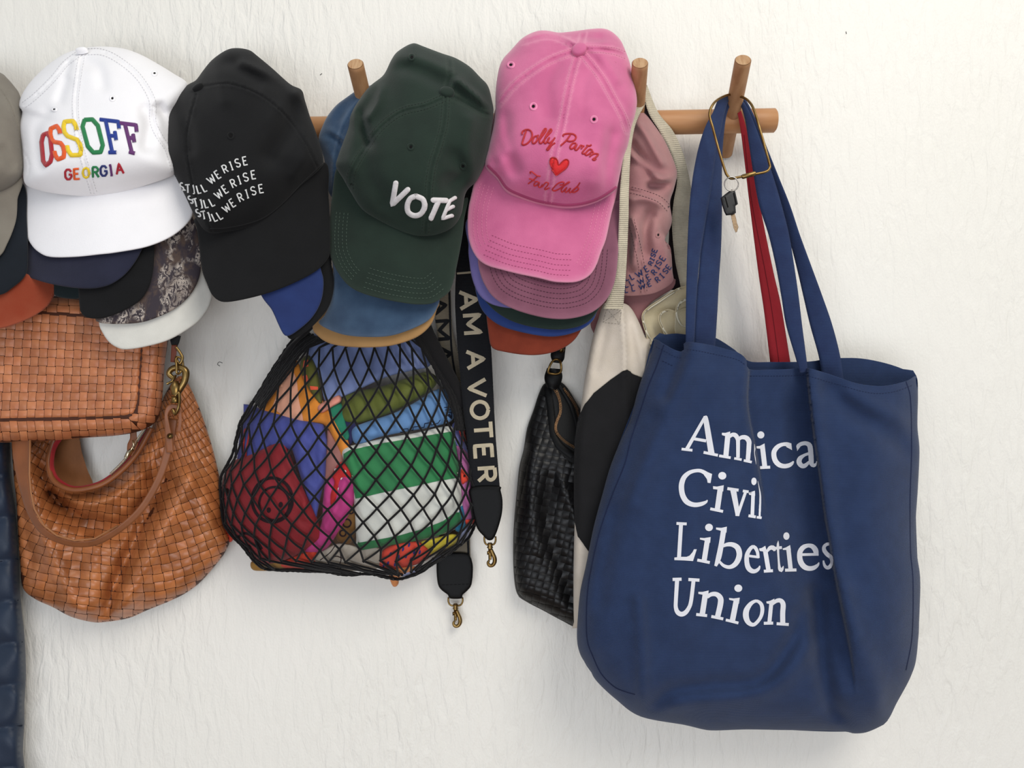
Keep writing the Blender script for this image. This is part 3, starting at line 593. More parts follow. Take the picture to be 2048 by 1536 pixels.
stitch(t, PT, under_brim_rows([(1181, 549), (1193, 530), (1202, 504), (1212, 478), (1223, 427), (1231, 396)], [10, 18, 27, 36]), sb, 3.6, 2.8, .9)
stitch(t, PT, seam_rows(seam_p[:4], 6.5), sf, 3.2, 2.2, .9)
mb = MB(); mb.ribbon(sf, [(1233, 374), (1205, 393), (1181, 403), (1158, 408), (1134, 410), (1111, 408), (1076, 402), (1041, 390), (1014, 376), (996, 352), (975, 331)], 5.5, .0001, .0009); mb.obj('brim_seam', mat('deep_pink_twill', (190, 74, 122), .9, .04, 30, .3, 800), t)
button(sf, (1159, 101), 15.5, PK, t); eyelets(sf, [(1067, 213), (1188, 239), (1022, 130, 5.5)], mat('pink_eyelet', (242, 142, 182), .7), t, 6.8)
RD = mat('red_embroidery', (206, 30, 46), .5, .05, 300, .4, 1200, sheen=.3)
UP = [[(140, 290), (140, 240), (190, 200), (260, 190), (315, 230), (330, 310), (290, 400), (220, 465), (155, 480), (140, 450), (180, 320), (215, 215)], [(420, 310), (370, 330), (335, 400), (345, 450), (390, 440), (435, 370), (430, 310), (460, 300)], [(470, 380), (560, 260), (600, 190), (585, 170), (550, 200), (480, 340), (470, 430), (510, 445), (600, 330), (690, 230), (700, 190), (670, 190), (590, 320), (560, 420), (590, 450), (640, 380), (660, 340)], [(640, 360), (630, 420), (670, 440), (740, 380), (765, 345)], [(740, 380), (680, 470), (610, 570), (640, 570), (700, 490), (770, 440)]]
UP2 = [[(935, 320), (920, 300), (950, 275), (1040, 265), (1130, 280), (1170, 330), (1140, 390), (1060, 415), (1000, 400)], [(1060, 290), (980, 400), (870, 500)], [(1170, 450), (1110, 450), (1060, 510), (1070, 555), (1120, 540), (1185, 470), (1150, 560), (1180, 580), (1240, 520), (1260, 490), (1290, 500), (1330, 510)], [(1300, 505), (1270, 560)], [(1400, 500), (1310, 600), (1290, 640), (1320, 650), (1350, 640)], [(1370, 490), (1430, 500), (1465, 480)], [(1450, 560), (1400, 590), (1350, 650), (1370, 680), (1430, 650), (1480, 590), (1450, 565)], [(1480, 600), (1500, 640), (1430, 710)], [(1450, 680), (1530, 650), (1590, 660), (1560, 710), (1490, 760), (1530, 770), (1550, 750)]]
LO = [[(300, 1030), (290, 1000), (320, 990), (370, 1030), (430, 1070), (490, 1080)], [(430, 1080), (340, 1160), (255, 1220)], [(270, 1125), (330, 1140), (380, 1170)], [(450, 1190), (410, 1180), (370, 1220), (370, 1260), (420, 1250), (470, 1195), (450, 1270), (490, 1290), (530, 1230)], [(520, 1280), (590, 1200), (640, 1210), (620, 1260), (570, 1320), (600, 1330), (650, 1300)],
      [(860, 1250), (920, 1240), (940, 1200), (900, 1190), (820, 1220), (730, 1310), (720, 1345), (770, 1355), (850, 1320), (960, 1250), (1050, 1190), (1040, 1185), (960, 1240), (890, 1340), (910, 1380), (980, 1310), (1000, 1290)], [(990, 1300), (960, 1370), (990, 1380), (1060, 1310)], [(1070, 1300), (1040, 1370), (1070, 1385), (1190, 1280), (1250, 1195)], [(1140, 1320), (1090, 1370), (1130, 1385), (1200, 1350), (1220, 1310), (1180, 1290), (1120, 1340)]]
for grp, w, lb in ((UP + UP2, 3.9, 'upper line of red script'), (LO, 3.0, 'lower line of red script')):
    mb = MB()
    for s_ in grp: mb.ribbon(sf, Z(s_, 1030, 240, 9.6), w, .0003, .0011, True, 2, 5)
    mb.obj('embroidered_words', RD, t, label=lb)
mb = MB(); hp = Z([(845, 860), (820, 790), (790, 740), (740, 718), (690, 740), (668, 800), (690, 880), (730, 970), (790, 1060), (900, 990), (980, 930), (1025, 860), (1030, 790), (1000, 758), (950, 765), (895, 810)], 1030, 240, 9.6)
mb.fill(sf, hp, .0004, 2.5, True, bulge=.0010); mb.obj('embroidered_heart', mat('heart_red', (226, 34, 40), .55, .03, 200, .4, 1200, sheen=.2), t)
mb = MB(); mb.ribbon(sf, hp, 2.4, .0006, .0012, closed=True, step=2, n=4); mb.obj('heart_outline', RD, t)

MV = mat('mauve_cotton', (138, 84, 104), .88, .05, 30, .35, 800, rgb2=(124, 72, 92), wear=(190, 130, 150), wear_amt=.45, sheen=.25)
me_ = [(956, 490), (956, 525), (961, 549), (968, 567), (982, 589), (1001, 605), (1029, 619), (1064, 630), (1099, 637), (1134, 638), (1169, 631), (1193, 619), (1214, 598), (1226, 574), (1233, 544), (1237, 497), (1241, 434)]
mv_cr = [(1002, 190), (986, 236), (978, 285), (970, 318), (972, 345), (1010, 378), (1090, 392), (1180, 396), (1225, 415), (1240, 428), (1252, 412), (1252, 350), (1262, 280), (1262, 200), (1225, 110), (1150, 90), (1050, 110)]
t = Thing('baseball_cap', 'dusty mauve cap with dark brim stitching directly under the pink cap', 'cap', (1100, 560, .06))
crown(mv_cr, crown_fn(mv_cr, (1120, 280), .068, .098, .026, [([(1235, 400), (1250, 380)], 8, -.003), ([(1225, 350), (1240, 380)], 8, .003)], off=.006), MV, t, step=10)
s = brim([(960, 440)] + me_ + [(1244, 400), (1150, 420), (1020, 420)], cp, 1, MV, t)
stitch(t, mat('dark_mauve_thread', (78, 40, 56), .9), under_brim_rows(me_[1:-1], [22, 31, 41, 51, 61, 70]), s, 4.2, 2.4, 1.0)
kwp = ((1125, 260), .082, .128, .055)
LI = mat('lilac_cotton', (122, 112, 176), .88, .04, 30, .3, 900)
low('baseball_cap', 'lilac purple cap showing as a crescent left of the mauve brim', [(945, 430), (937, 492), (939, 525), (944, 556), (956, 586), (973, 603), (998, 613), (1040, 618), (1100, 622), (1170, 610), (1210, 570), (1225, 500), (1225, 440), (1100, 430)], cp, 2, LI, pk_ol, kwp)
DGR = mat('bottle_green_cotton', (34, 50, 44), .9, .04, 30, .3, 900)
low('baseball_cap', 'bottle green cap brim between the mauve brim and the bright blue brim', [(960, 540), (965, 590), (975, 607), (998, 628), (1031, 645), (1076, 656), (1123, 659), (1165, 650), (1191, 628), (1205, 590), (1205, 500), (1080, 480)], cp, 3, DGR, pk_ol, kwp)
BB = mat('bright_blue_cotton', (38, 64, 130), .88, .04, 30, .3, 900, sheen=.2)
low('baseball_cap', 'bright blue cap brim above the rust red brim and under the bottle green one', [(955, 530), (950, 570), (954, 593), (961, 614), (975, 633), (998, 650), (1029, 661), (1076, 671), (1111, 673), (1146, 666), (1177, 650), (1193, 626), (1205, 570), (1190, 500), (1050, 480)], cp, 4, BB, pk_ol, kwp)
RR = mat('rust_red_cotton', (136, 54, 32), .9, .06, 50, .3, 900, rgb2=(122, 46, 26), sheen=.15)
low('baseball_cap', 'rust red cap with the lowest brim under the pink cap', [(970, 560), (972, 620), (976, 660), (981, 690), (990, 699), (1005, 703), (1041, 709), (1076, 710), (1111, 703), (1141, 687), (1160, 664), (1180, 620), (1180, 540), (1050, 500)], cp, 5, RR, pk_ol, kwp)
# ------------------------------------------------------------------ woven leather
def weave(mb, to_px, fn, poly, ur, vr, h=.0012, n=5, margin=0.0, off=0.0):
    poly = np.asarray(poly, float); cells = [(i, j) for i in range(*ur) for j in range(*vr)]
    C = np.array([to_px(i + .5, j + .5) for i, j in cells]); ins = inside(C, poly); dc = poly_dist(C, poly, True)
    A = poly[:, :2]; B = np.roll(A, -1, 0)
    g = np.linspace(-1, 1, n); ga, gb = np.meshgrid(g, g, indexing='ij')
    for (i, j), k, q in zip(cells, ins, dc):
        if not (k or q < margin): continue
        hz = (i + j) % 2 == 0
        a, b = (ga * .53, gb * .432) if hz else (ga * .432, gb * .53)
        al, ac = (ga, gb) if hz else (gb, ga)
        hh = h * ((1 - .85 * np.abs(al) ** 3.2) * (1 - .45 * ac ** 4) - .12)
        P = np.array([to_px(i + .5 + x, j + .5 + y) for x, y in zip(a.ravel(), b.ravel())])
        if q < 22:
            o = ~inside(P, poly)
            for t in np.where(o)[0]:
                ab = B - A; tt = np.clip(((P[t] - A) * ab).sum(1) / np.maximum((ab * ab).sum(1), 1e-9), 0, 1); Q = A + ab * tt[:, None]
                P[t] = Q[np.argmin(np.hypot(*(Q - P[t]).T))]
        d = fn(P) + hh.ravel() + off; V = W(P[:, 0], P[:, 1], d).reshape(n, n, 3)
        mb.grid(V, tint=random.random())
LT = mat('tan_leather', (186, 116, 68), .36, .05, 60, .35, 260, sheen=0, spec=.5, tint=.2, rgb2=(160, 94, 52), bdist=.0005, dk=.95)
LT2 = mat('tan_leather_light', (194, 124, 82), .42, .05, 60, .35, 300, sheen=0, spec=.45, tint=.16, rgb2=(176, 106, 68), bdist=.0005, dk=.95)
LD = mat('tan_leather_base', (84, 42, 22), .6, .05, 50, .2, 200, sheen=0, spec=.3)
LP = mat('smooth_saddle_leather', (150, 88, 48), .45, .05, 40, .2, 200, sheen=0, spec=.45)
BR = mat('brass', (176, 146, 92), .36, .05, 60, .1, 200, sheen=0, metal=1, rgb2=(128, 100, 56), dk=.7)
def wire(name, pts, r, m, parent, closed=False, label=None, step=3):
    P = np.array(pts, float); Q = cr_closed(P, step) if closed else cr_open(P, step)
    mb = MB(); mb.tube(W(Q[:, 0], Q[:, 1], Q[:, 2]), r, 10, closed); return mb.obj(name, m, parent, label=label)

# --- big slouchy bag
hb = [(26, 866), (66, 866), (108, 868), (99, 905), (97, 928), (103, 955), (119, 971), (146, 981), (178, 978), (213, 965), (248, 937), (276, 904), (302, 858), (325, 800), (350, 758), (370, 757), (398, 814), (422, 885), (437, 945), (445, 994), (447, 1041), (459, 1076), (452, 1101), (433, 1128), (403, 1162), (375, 1184), (340, 1202), (293, 1221), (258, 1236), (211, 1244), (183, 1244), (141, 1233), (105, 1214), (70, 1198), (46, 1176), (41, 1134), (36, 1064), (33, 1005), (27, 947)]
hbs = cr_closed(hb, 7)
HF = [([(330, 960), (295, 1030), (262, 1100), (232, 1170), (212, 1235)], 14, -.014), ([(372, 960), (335, 1040), (300, 1110), (262, 1180), (235, 1225)], 26, .012), ([(90, 940), (120, 1010), (170, 1050), (230, 1060), (290, 1020)], 22, -.012),
      ([(100, 990), (150, 1025), (200, 1040)], 12, -.006), ([(110, 965), (145, 997), (180, 1005), (230, 990), (280, 950)], 15, .009), ([(60, 960), (75, 1040), (100, 1100), (130, 1170), (150, 1220)], 22, .008), ([(42, 960), (48, 1050), (62, 1130)], 12, -.005), ([(190, 1100), (180, 1160), (175, 1220)], 20, .004), ([(350, 870), (380, 950), (410, 1040)], 30, .006), ([(330, 900), (300, 980), (285, 1020)], 14, -.006)]
def hobo_fn(P):
    d = poly_dist(P, hbs, True); y = P[:, 1]
    return np.maximum(.0155, .016 + .032 * prof(d, 55) * (.5 + .5 * sstep(880, 1050, y)) + folds(P, HF) * sstep(0, 25, d) * 1.6)
t = Thing('woven_shoulder_bag', 'large slouching tan woven leather shoulder bag with a curved open zip top', 'bag', (240, 1050, .04))
solid('lining_shell', hb, lambda P, d: hobo_fn(P) - .0006, 0, LD, t, 9, back=lambda P, d, f: np.minimum(f - .002, .012 + 0 * f), label='dark brown leather under the weave')
mb = MB(); pc = (242, 632)
def pol(u, v):
    r = 225 + 17.2 * v; a = math.radians(90) - u * 17.2 / 440
    return (pc[0] + r * math.cos(a) + 3 * math.sin(v * .4 + u * .2), pc[1] + r * math.sin(a) + 3 * math.sin(u * .5))
weave(mb, pol, hobo_fn, hbs, (-26, 26), (-8, 26), .0018, margin=4)
mb.obj('leather_weave', LT, t, stuff=True)
bp_ = [(112, 866), (153, 868), (164, 905), (175, 940), (186, 968), (172, 980), (142, 980), (112, 966), (100, 940), (102, 905)]
_, sbp = solid('back_panel', bp_, lambda P, d: .016 + 0 * d, .003, mat('brown_inner_leather', (146, 92, 50), .55, .05, 40, .5, 90, sheen=0, bdist=.001), t, 8)
rim = [(114, 866, .032), (102, 900, .034), (97, 925, .038), (102, 953, .045), (118, 970, .05), (146, 980, .053), (178, 977, .053), (212, 965, .05), (248, 937, .045), (276, 904, .04), (303, 856, .036)]
wire('rim_piping', rim, .0030, LP, t)
mb = MB(); ss = [(133, 868, 124, 868), (114, 895, 106, 890), (108, 925, 100, 925), (113, 948, 104, 953), (126, 962, 118, 968), (148, 972, 146, 978), (177, 969, 178, 975), (208, 957, 212, 963), (243, 929, 248, 935), (268, 897, 275, 902), (293, 856, 301, 856)]
srd = mb.band([(a, b, c, e, .030 + .012 * math.sin(i / 10 * math.pi), .034 + .014 * math.sin(i / 10 * math.pi)) for i, (a, b, c, e) in enumerate(ss)], .001)
mb.obj('zip_tape', mat('red_zip_tape', (176, 36, 42), .7, .04, 60, .3, 500), t)
mb = MB(); tp = cr_open([(222, 948), (245, 925), (262, 903), (275, 880), (292, 856)], 2.8); tt = np.gradient(tp, axis=0); tt /= np.hypot(*tt.T)[:, None]
for p, q in zip(tp, tt):
    nn = np.array([-q[1], q[0]]); P = W([p[0] - nn[0] * 3, p[0] + nn[0] * 3], [p[1] - nn[1] * 3, p[1] + nn[1] * 3], .050); mb.tube(P, .0006, 6)
mb.obj('zip_teeth', mat('pale_metal', (200, 180, 150), .3, .02, 50, 0, metal=1, sheen=0), t, stuff=True)
mb = MB(); mb.tube(W(*np.array([(252, 915, .052), (258, 905, .053), (266, 898, .053)]).T), [.0022, .003, .0022], 10); mb.tube(W(*np.array([(262, 900, .055), (268, 890, .055), (266, 880, .055)]).T), .0011, 8); mb.obj('zip_slider', mat('polished_metal', (214, 200, 170), .2, .02, 50, 0, metal=1, sheen=0), t)
mb = MB(); mb.band([(259, 860, 273, 860, .050, .050), (260, 876, 274, 876, .05, .05), (255, 888, 276, 888, .05, .05), (254, 900, 270, 902, .05, .05), (256, 910, 264, 912, .05, .05)], .003); mb.obj('zip_pull', LP, t)
LS = mat('dark_saddle_leather', (112, 62, 32), .45, .05, 40, .2, 200, sheen=0, spec=.4)
mb = MB(); mb.band([(24, 862, 64, 862, .056, .058), (25, 905, 62, 905, .06, .064), (32, 950, 60, 948, .066, .070), (42, 990, 61, 984, .072, .078), (54, 1025, 67, 1018, .078, .082), (76, 1062, 86, 1052, .082, .086), (108, 1083, 113, 1072, .084, .087), (150, 1094, 150, 1082, .085, .088), (195, 1090, 190, 1078, .085, .088), (245, 1062, 236, 1052, .084, .087), (290, 1020, 279, 1011, .082, .085), (325, 960, 312, 953, .08, .083), (345, 900, 328, 896, .078, .08), (352, 865, 332, 860, .076, .078), (356, 838, 334, 836, .076, .077)], .0035)
st = mb.obj('shoulder_strap', LP, t)
mb = MB(); mb.tube(W(*np.array([(60, 880, .0655), (59, 950, .0705), (62, 985, .078), (69, 1018, .0825), (88, 1051, .0865), (114, 1071, .0875), (150, 1081, .0885), (190, 1077, .0885), (236, 1051, .0875)]).T), .0011, 6); mb.obj('strap_edge', mat('pale_strap_edge', (182, 122, 78), .5, .04, 40, .1, sheen=0), t)
mb = MB(); mb.band([(333, 905, 347, 905, .081, .081), (330, 880, 345, 880, .083, .083), (329, 850, 339, 850, .085, .085), (329, 828, 336, 830, .087, .086), (334, 812, 342, 820, .087, .086), (348, 808, 349, 818, .087, .086), (360, 814, 353, 822, .086, .085), (364, 835, 357, 838, .084, .084), (362, 865, 353, 865, .082, .082)], .004); mb.obj('strap_loop', LP, t)
mb = MB(); mb.tube(W(np.array([340, 340]), np.array([872, 872]), np.array([.082, .087])), [.0036, .0026], 14); mb.obj('rivet', BR, t)

def snap(t, x, y, s, d, ringw=12, m=None):
    """swivel snap hook hanging from (x, y); s = overall height in px"""
    m = m or BR
    wire('ring', [(x - ringw, y - s * .02, d), (x - ringw, y + s * .14, d), (x - ringw * .6, y + s * .26, d), (x + ringw * .6, y + s * .26, d), (x + ringw, y + s * .14, d), (x + ringw, y - s * .02, d)], .0011, m, t)
    mb = MB(); mb.tube(W(np.array([x] * 5), np.array([y + s * k for k in (.20, .26, .31, .36, .40)]), np.full(5, d)), [.0024, .0034, .0026, .0036, .0024], 14)
    mb.tube(W(np.array([x] * 2), np.array([y + s * .38, y + s * .78]), np.full(2, d)), [.0022, .0018], 12)
    Q = cr_open([(x + s * .03, y + s * .42), (x + s * .10, y + s * .58), (x + s * .155, y + s * .72), (x + s * .16, y + s * .86), (x + s * .09, y + s * .97), (x - s * .02, y + s * .98), (x - s * .07, y + s * .88), (x - s * .02, y + s * .80)], 2)
    mb.tube(W(Q[:, 0], Q[:, 1], d), np.interp(np.linspace(0, 1, len(Q)), [0, .4, .8, 1], [.0020, .0025, .0020, .0012]), 10)
    mb.tube(W(np.array([x - s * .10, x]), np.array([y + s * .55, y + s * .55]), np.full(2, d)), [.0024, .0012], 10)
    mb.obj('snap_hook', m, t)
# hardware between cap stack and bag
mb = MB(); mb.band([(338, 668, 362, 672, .086, .086), (341, 684, 358, 686, .086, .086), (344, 694, 354, 694, .086, .086)], .006, n=6); mb.obj('black_end_tab', BKC, t)
mb = MB(); mb.band([(343, 690, 354, 690, .088, .088), (342, 705, 353, 706, .088, .088), (341, 724, 351, 725, .088, .088)], .004); mb.obj('leather_tab', mat('red_brown_leather', (110, 52, 32), .5, .04, 40, .2, sheen=0), t)
wire('hook_arm', [(352, 694, .088), (360, 705, .088), (365, 716, .088), (360, 727, .088), (354, 722, .088), (353, 712, .088)], .0016, BR, t)
wire('chain_link', [(352, 716, .090), (353, 732, .092), (354, 747, .092), (361, 744, .088), (366, 730, .086), (362, 716, .087)], .0013, BR, t, True)
mb = MB(); P = cr_open([(349, 758), (338, 748), (344, 738), (358, 735), (371, 742), (370, 760), (362, 775), (352, 790)], 3); mb.tube(W(P[:, 0], P[:, 1], .086), np.interp(np.linspace(0, 1, len(P)), [0, .5, 1], [.0026, .0040, .0036]), 12)
mb.tube(W(np.array([334, 345, 352]), np.array([768, 762, 750]), np.array([.088, .088, .088])), .0014, 8)
mb.tube(W(np.array([351, 351, 351]), np.array([762, 775, 790]), np.full(3, .088)), [.003, .0056, .0046], 14)
mb.tube(W(np.array([350, 350]), np.array([792, 806]), np.full(2, .088)), [.0036, .0044], 14)
mb.obj('trigger_clasp', BR, t)
wire('clasp_loop', [(350, 792, .091), (357, 785, .09), (359, 800, .09), (356, 818, .09), (350, 828, .088), (346, 818, .087)], .0017, BR, t)

# --- clutch in front of it
po = [(-60, 590), (20, 590), (108, 592), (160, 598), (230, 606), (300, 625), (334, 660), (335, 690), (329, 730), (326, 779), (322, 814), (313, 842), (283, 861), (234, 871), (164, 876), (94, 882), (0, 885), (-60, 886)]
pos = cr_closed(po, 7); seam1 = [(284, 640), (283, 697), (279, 760), (275, 808), (268, 825), (253, 832), (150, 836), (60, 839), (-60, 842)]
def pouch_fn(P):
    d = poly_dist(P, pos, True); s = poly_dist(P, cr_open(seam1, 6))
    return .050 + .028 * prof(d, 34) - .0035 * np.exp(-(s / 3.2) ** 2) + folds(P, [([(30, 700), (100, 790), (180, 810)], 30, -.003), ([(180, 690), (230, 740)], 25, .002)]) * sstep(10, 50, d)
t = Thing('woven_clutch', 'boxy tan woven leather clutch hanging across the top of the slouching bag', 'bag', (150, 760, .06))
solid('clutch_shell', po, lambda P, d: pouch_fn(P) - .0004, 0, LD, t, 9, back=lambda P, d, f: np.minimum(f - .002, .048 + 0 * f), label='darker leather under the weave')
mb = MB()
def pm(u, v): x = 17.1 * u - 1.1 * v + 2; return (x, 838 - 17.1 * (16 - v) + (.10 - .0075 * v) * x * 1.0 - 14 * (1 - v / 16))
inner = [(-60, 628), (60, 626), (170, 630), (240, 636), (284, 647), (283.5, 697), (279, 760), (275, 807), (267, 826), (253, 832), (150, 836), (60, 839), (-60, 842)]
weave(mb, pm, pouch_fn, inner, (-5, 22), (-3, 19), .0013, margin=3)
b1 = [(-60, 843), (60, 840), (150, 837), (253, 833), (266, 846), (282, 861), (234, 871), (164, 876), (94, 882), (0, 885), (-60, 886)]
weave(mb, lambda u, v: (17.3 * u + 3 * v, 842 + 22 * v - .022 * 17.3 * u), pouch_fn, b1, (-5, 18), (0, 3), .0013, margin=3)
b2 = [(285, 640), (334, 655), (334, 690), (329, 730), (326, 779), (322, 814), (313, 842), (283, 861), (267, 846), (254, 833), (268, 826.5), (276, 808), (280, 760), (284.5, 697)]
weave(mb, lambda u, v: (286 + 17 * u - .9 * v, 640 + 17 * v + 2 * u), pouch_fn, b2, (-3, 4), (-1, 14), .0013, margin=3)
weave(mb, lambda u, v: (23 * u, 588 + 15 * v + .06 * 23 * u), pouch_fn, [(-60, 592), (108, 594), (160, 600), (230, 608), (285, 625), (283, 640), (240, 634), (170, 628), (60, 624), (-60, 625)], (-4, 14), (0, 3), .0012, margin=3)
mb.obj('leather_weave', LT2, t, stuff=True)

# --- puffer jacket
jk = [(-90, 840), (12, 860), (18, 882), (20, 948), (31, 1023), (37, 1107), (42, 1203), (49, 1270), (52, 1344), (49, 1410), (49, 1446), (46, 1500), (44, 1640), (-120, 1640), (-130, 1200)]
qs = [880, 950, 1036, 1123, 1206, 1290, 1374, 1457, 1540, 1620]
def jack(P, d):
    y = P[:, 1] + 6 * np.sin(P[:, 0] / 30); h = np.zeros(len(P))
    for a, b in zip(qs[:-1], qs[1:]):
        u = (y - a) / (b - a); h = np.where((u >= 0) & (u < 1), np.sqrt(np.maximum(0, 1 - (2 * u - 1) ** 2)), h)
    return .012 + .020 * prof(d, 40) + .010 * h * sstep(0, 14, d) + wob(P, 16, .0018, 1) * sstep(0, 14, d)
NJ = mat('navy_nylon', (28, 46, 70), .5, .03, 20, .2, 500, sheen=.1, spec=.4)
t = Thing('puffer_jacket', 'navy quilted puffer jacket edge hanging at the left side of the photo', 'jacket', (10, 1200, .03))
solid('jacket_body', jk, jack, 0, NJ, t, 7, back=lambda P, d, f: np.minimum(f - .004, .005 + 0 * f))
mb = MB()
for y in qs[1:-1]:
    P = [(x, y - 6 * math.sin(x / 30)) for x in np.linspace(-60, 44, 14)]; P = np.array(P); P = P[inside(P, np.array(jk, float))]
    if len(P) > 2:
        dd = jack(P, poly_dist(P, cr_closed(jk, 7), True)); mb.tube(W(P[:, 0], P[:, 1], dd + .0006), .0009, 6)
mb.obj('quilt_stitching', mat('navy_thread', (20, 32, 50), .7, sheen=0), t, stuff=True)

# ------------------------------------------------------------------ net bag and what is in it
nb = [(640, 668), (600, 676), (581, 680), (561, 710), (540, 743), (526, 765), (506, 802), (487, 832), (478, 850), (473, 874), (467, 909), (453, 935), (443, 958), (444, 997), (449, 1046), (469, 1075), (488, 1095), (502, 1114), (518, 1132), (537, 1139), (596, 1142), (654, 1144), (691, 1149), (740, 1147), (778, 1156), (802, 1158), (837, 1148), (870, 1126), (901, 1105), (930, 1083), (944, 1056), (956, 1042), (963, 1017), (965, 978), (956, 939), (943, 900), (936, 870), (928, 815), (919, 781), (906, 757), (892, 734), (872, 702), (858, 672), (800, 660), (720, 655)]
stn = star(nb, (705, 950))
def netd(P):
    r, a = stn(P); y = P[:, 1]
    return .030 + (.030 + .045 * sstep(680, 900, y)) * np.maximum(0, 1 - r ** 2.6) ** .55
def item(name, label, cat, ol, rgb, gap, th=.012, w=16, wr=.0016, m=None, smooth=True, fl=(), rough=.7, mott=.04, sheen=.1, puff=0.0):
    mm = m or mat('cloth_' + '_'.join(map(str, rgb)), rgb, rough, mott, 30, .3, 500, sheen=sheen)
    cx = sum(p[0] for p in ol) / len(ol); cy = sum(p[1] for p in ol) / len(ol)
    t = Thing(name, label, cat, (cx, cy, .05), None)
    def fr(P, d): return netd(P) - .003 - gap - (th * .6) * (1 - prof(d, w)) + (wob(P, 13, wr, cx) + wob(P, 29, wr * 1.2, cy)) * sstep(0, 10, d) * .8 - wr * .8 + folds(P, fl) * sstep(0, 6, d) + puff * prof(d, 30)
    o, s = solid('cloth', ol, fr, 0, mm, t, 5, back=lambda P, d, f: np.maximum(f - .0008 - th * .8 * prof(d, w), .003), osm=smooth, rings=(1.5, 4))
    return t, s
IN = 'nylon'
item('folded_shopper', 'pale periwinkle folded fabric at the top of the net bag', 'fabric', [(612, 690), (640, 665), (760, 668), (850, 672), (862, 728), (820, 742), (780, 752), (748, 765), (690, 792), (652, 803), (640, 760), (625, 725)], (136, 152, 204), .003, .012)
t, s = item('folded_shopper', 'orange and blush pink striped folded fabric at the upper left of the net', 'fabric', [(585, 715), (560, 752), (536, 790), (518, 818), (560, 834), (600, 845), (648, 850), (668, 880), (690, 925), (700, 900), (690, 862), (664, 826), (640, 795), (618, 770), (602, 735)], (226, 140, 50), .006, .012)
mb = MB(); mb.fill(s, [(584, 735), (560, 775), (545, 815), (575, 838), (608, 844), (598, 800), (594, 760)], .0006); mb.fill(s, [(560, 748), (545, 775), (552, 782), (566, 756)], .0006); mb.obj('pink_stripe', mat('blush_nylon', (232, 168, 140), .7, .03, 30, .3, 500), t)
t, s = item('folded_shopper', 'small olive and coral patterned folded bag at the upper left inside the net', 'fabric', [(604, 716), (620, 712), (634, 735), (640, 765), (644, 806), (632, 800), (612, 768), (600, 740)], (104, 104, 44), .001, .014, 10)
mb = MB(); mb.fill(s, [(608, 722), (616, 720), (617, 733), (606, 736)], .0005); mb.fill(s, [(606, 752), (614, 750), (618, 762), (612, 770)], .0005); mb.fill(s, [(620, 772), (636, 774), (636, 780), (622, 780)], .0005); mb.obj('coral_print', mat('coral', (232, 92, 62), .7, .03, 30, .3), t)
t, s = item('folded_shopper', 'blue violet folded nylon bag at the left of the net, poking out', 'fabric', [(487, 808), (497, 809), (530, 820), (580, 833), (647, 848), (654, 880), (652, 950), (640, 1000), (632, 1040), (612, 990), (585, 900), (540, 892), (500, 915), (474, 920), (480, 862), (487, 830)], (82, 90, 170), .004, .014, smooth=False, fl=[([(600, 870), (600, 930), (615, 1000)], 8, .003), ([(630, 880), (632, 960)], 6, -.003)])
mb = MB(); mb.ribbon(s, [(494, 858), (500, 862), (498, 880), (494, 900), (493, 912), (488, 905), (490, 880), (491, 862)], 2.2, .001, .0012, closed=True); mb.obj('zip_cord', mat('red_cord', (196, 52, 44), .7), t)
t, s = item('cloth_tip', 'small orange red triangular tip with a black dot at the right side of the net', 'fabric', [(923, 938), (932, 945), (940, 958), (930, 966), (924, 968), (921, 952)], (226, 70, 50), .000, .008, 5)
mb = MB(); mb.fill(s, [(928 + 2.2 * math.cos(q), 952 + 2.2 * math.sin(q)) for q in np.linspace(0, 6.28, 9, endpoint=False)], .0008, 3); mb.obj('dot_print', mat('black_print', (38, 20, 26), .8, sheen=0), t)
item('rolled_cloth', 'dusty pink cloth strip between the blue violet and green striped bags', 'fabric', [(655, 860), (668, 875), (684, 900), (690, 925), (676, 945), (655, 960), (646, 950), (652, 900)], (182, 124, 116), .008, .010)
item('folded_strap', 'small salmon folded strap near the olive roll', 'strap', [(636, 812), (668, 793), (680, 791), (682, 803), (664, 814), (643, 826)], (228, 150, 132), .000, .010, 7)
item('folded_shopper', 'jade green folded corner left of the olive roll', 'fabric', [(660, 812), (684, 808), (692, 845), (700, 872), (690, 882), (676, 862), (664, 838)], (40, 140, 108), .006, .010, 8)
item('folded_shopper', 'dark indigo folded corner under the olive roll', 'fabric', [(684, 838), (712, 842), (712, 870), (700, 890), (690, 866)], (44, 44, 92), .009, .010, 8)
item('rolled_shopper', 'olive green rolled pouch lying across the upper net', 'pouch', [(680, 812), (690, 790), (720, 781), (765, 772), (810, 757), (850, 744), (872, 752), (874, 766), (860, 782), (830, 800), (790, 822), (750, 838), (715, 847), (692, 846), (681, 832)], (104, 112, 46), .001, .026, 26, .0014, puff=.001, fl=[([(700, 800), (710, 835)], 6, -.003), ([(740, 785), (755, 825)], 7, -.003), ([(790, 775), (800, 808)], 7, -.003)])
t, s = item('folded_shopper', 'light blue folded bag below the olive roll with a thin dark key border', 'fabric', [(706, 882), (704, 858), (730, 845), (790, 825), (838, 800), (866, 782), (888, 778), (904, 798), (906, 838), (872, 852), (820, 862), (760, 874), (722, 888)], (108, 152, 206), .003, .014)
mb = MB(); bd = [(800, 864), (806, 864), (806, 858), (816, 857), (816, 861), (826, 860), (826, 854), (838, 852), (838, 856), (848, 854), (849, 847), (862, 845), (862, 850), (876, 846), (880, 840)]; mb.ribbon(s, bd, 1.4, .0005, 0, False)
for k in (0, 5, 10): mb.ribbon(s, [(888 + k * .4, 815 - 0 + k), (902, 815 + k), (903, 838 - k * .4), (894 + k * .3, 830 - k * .2)], 1.3, .0005, 0, False)
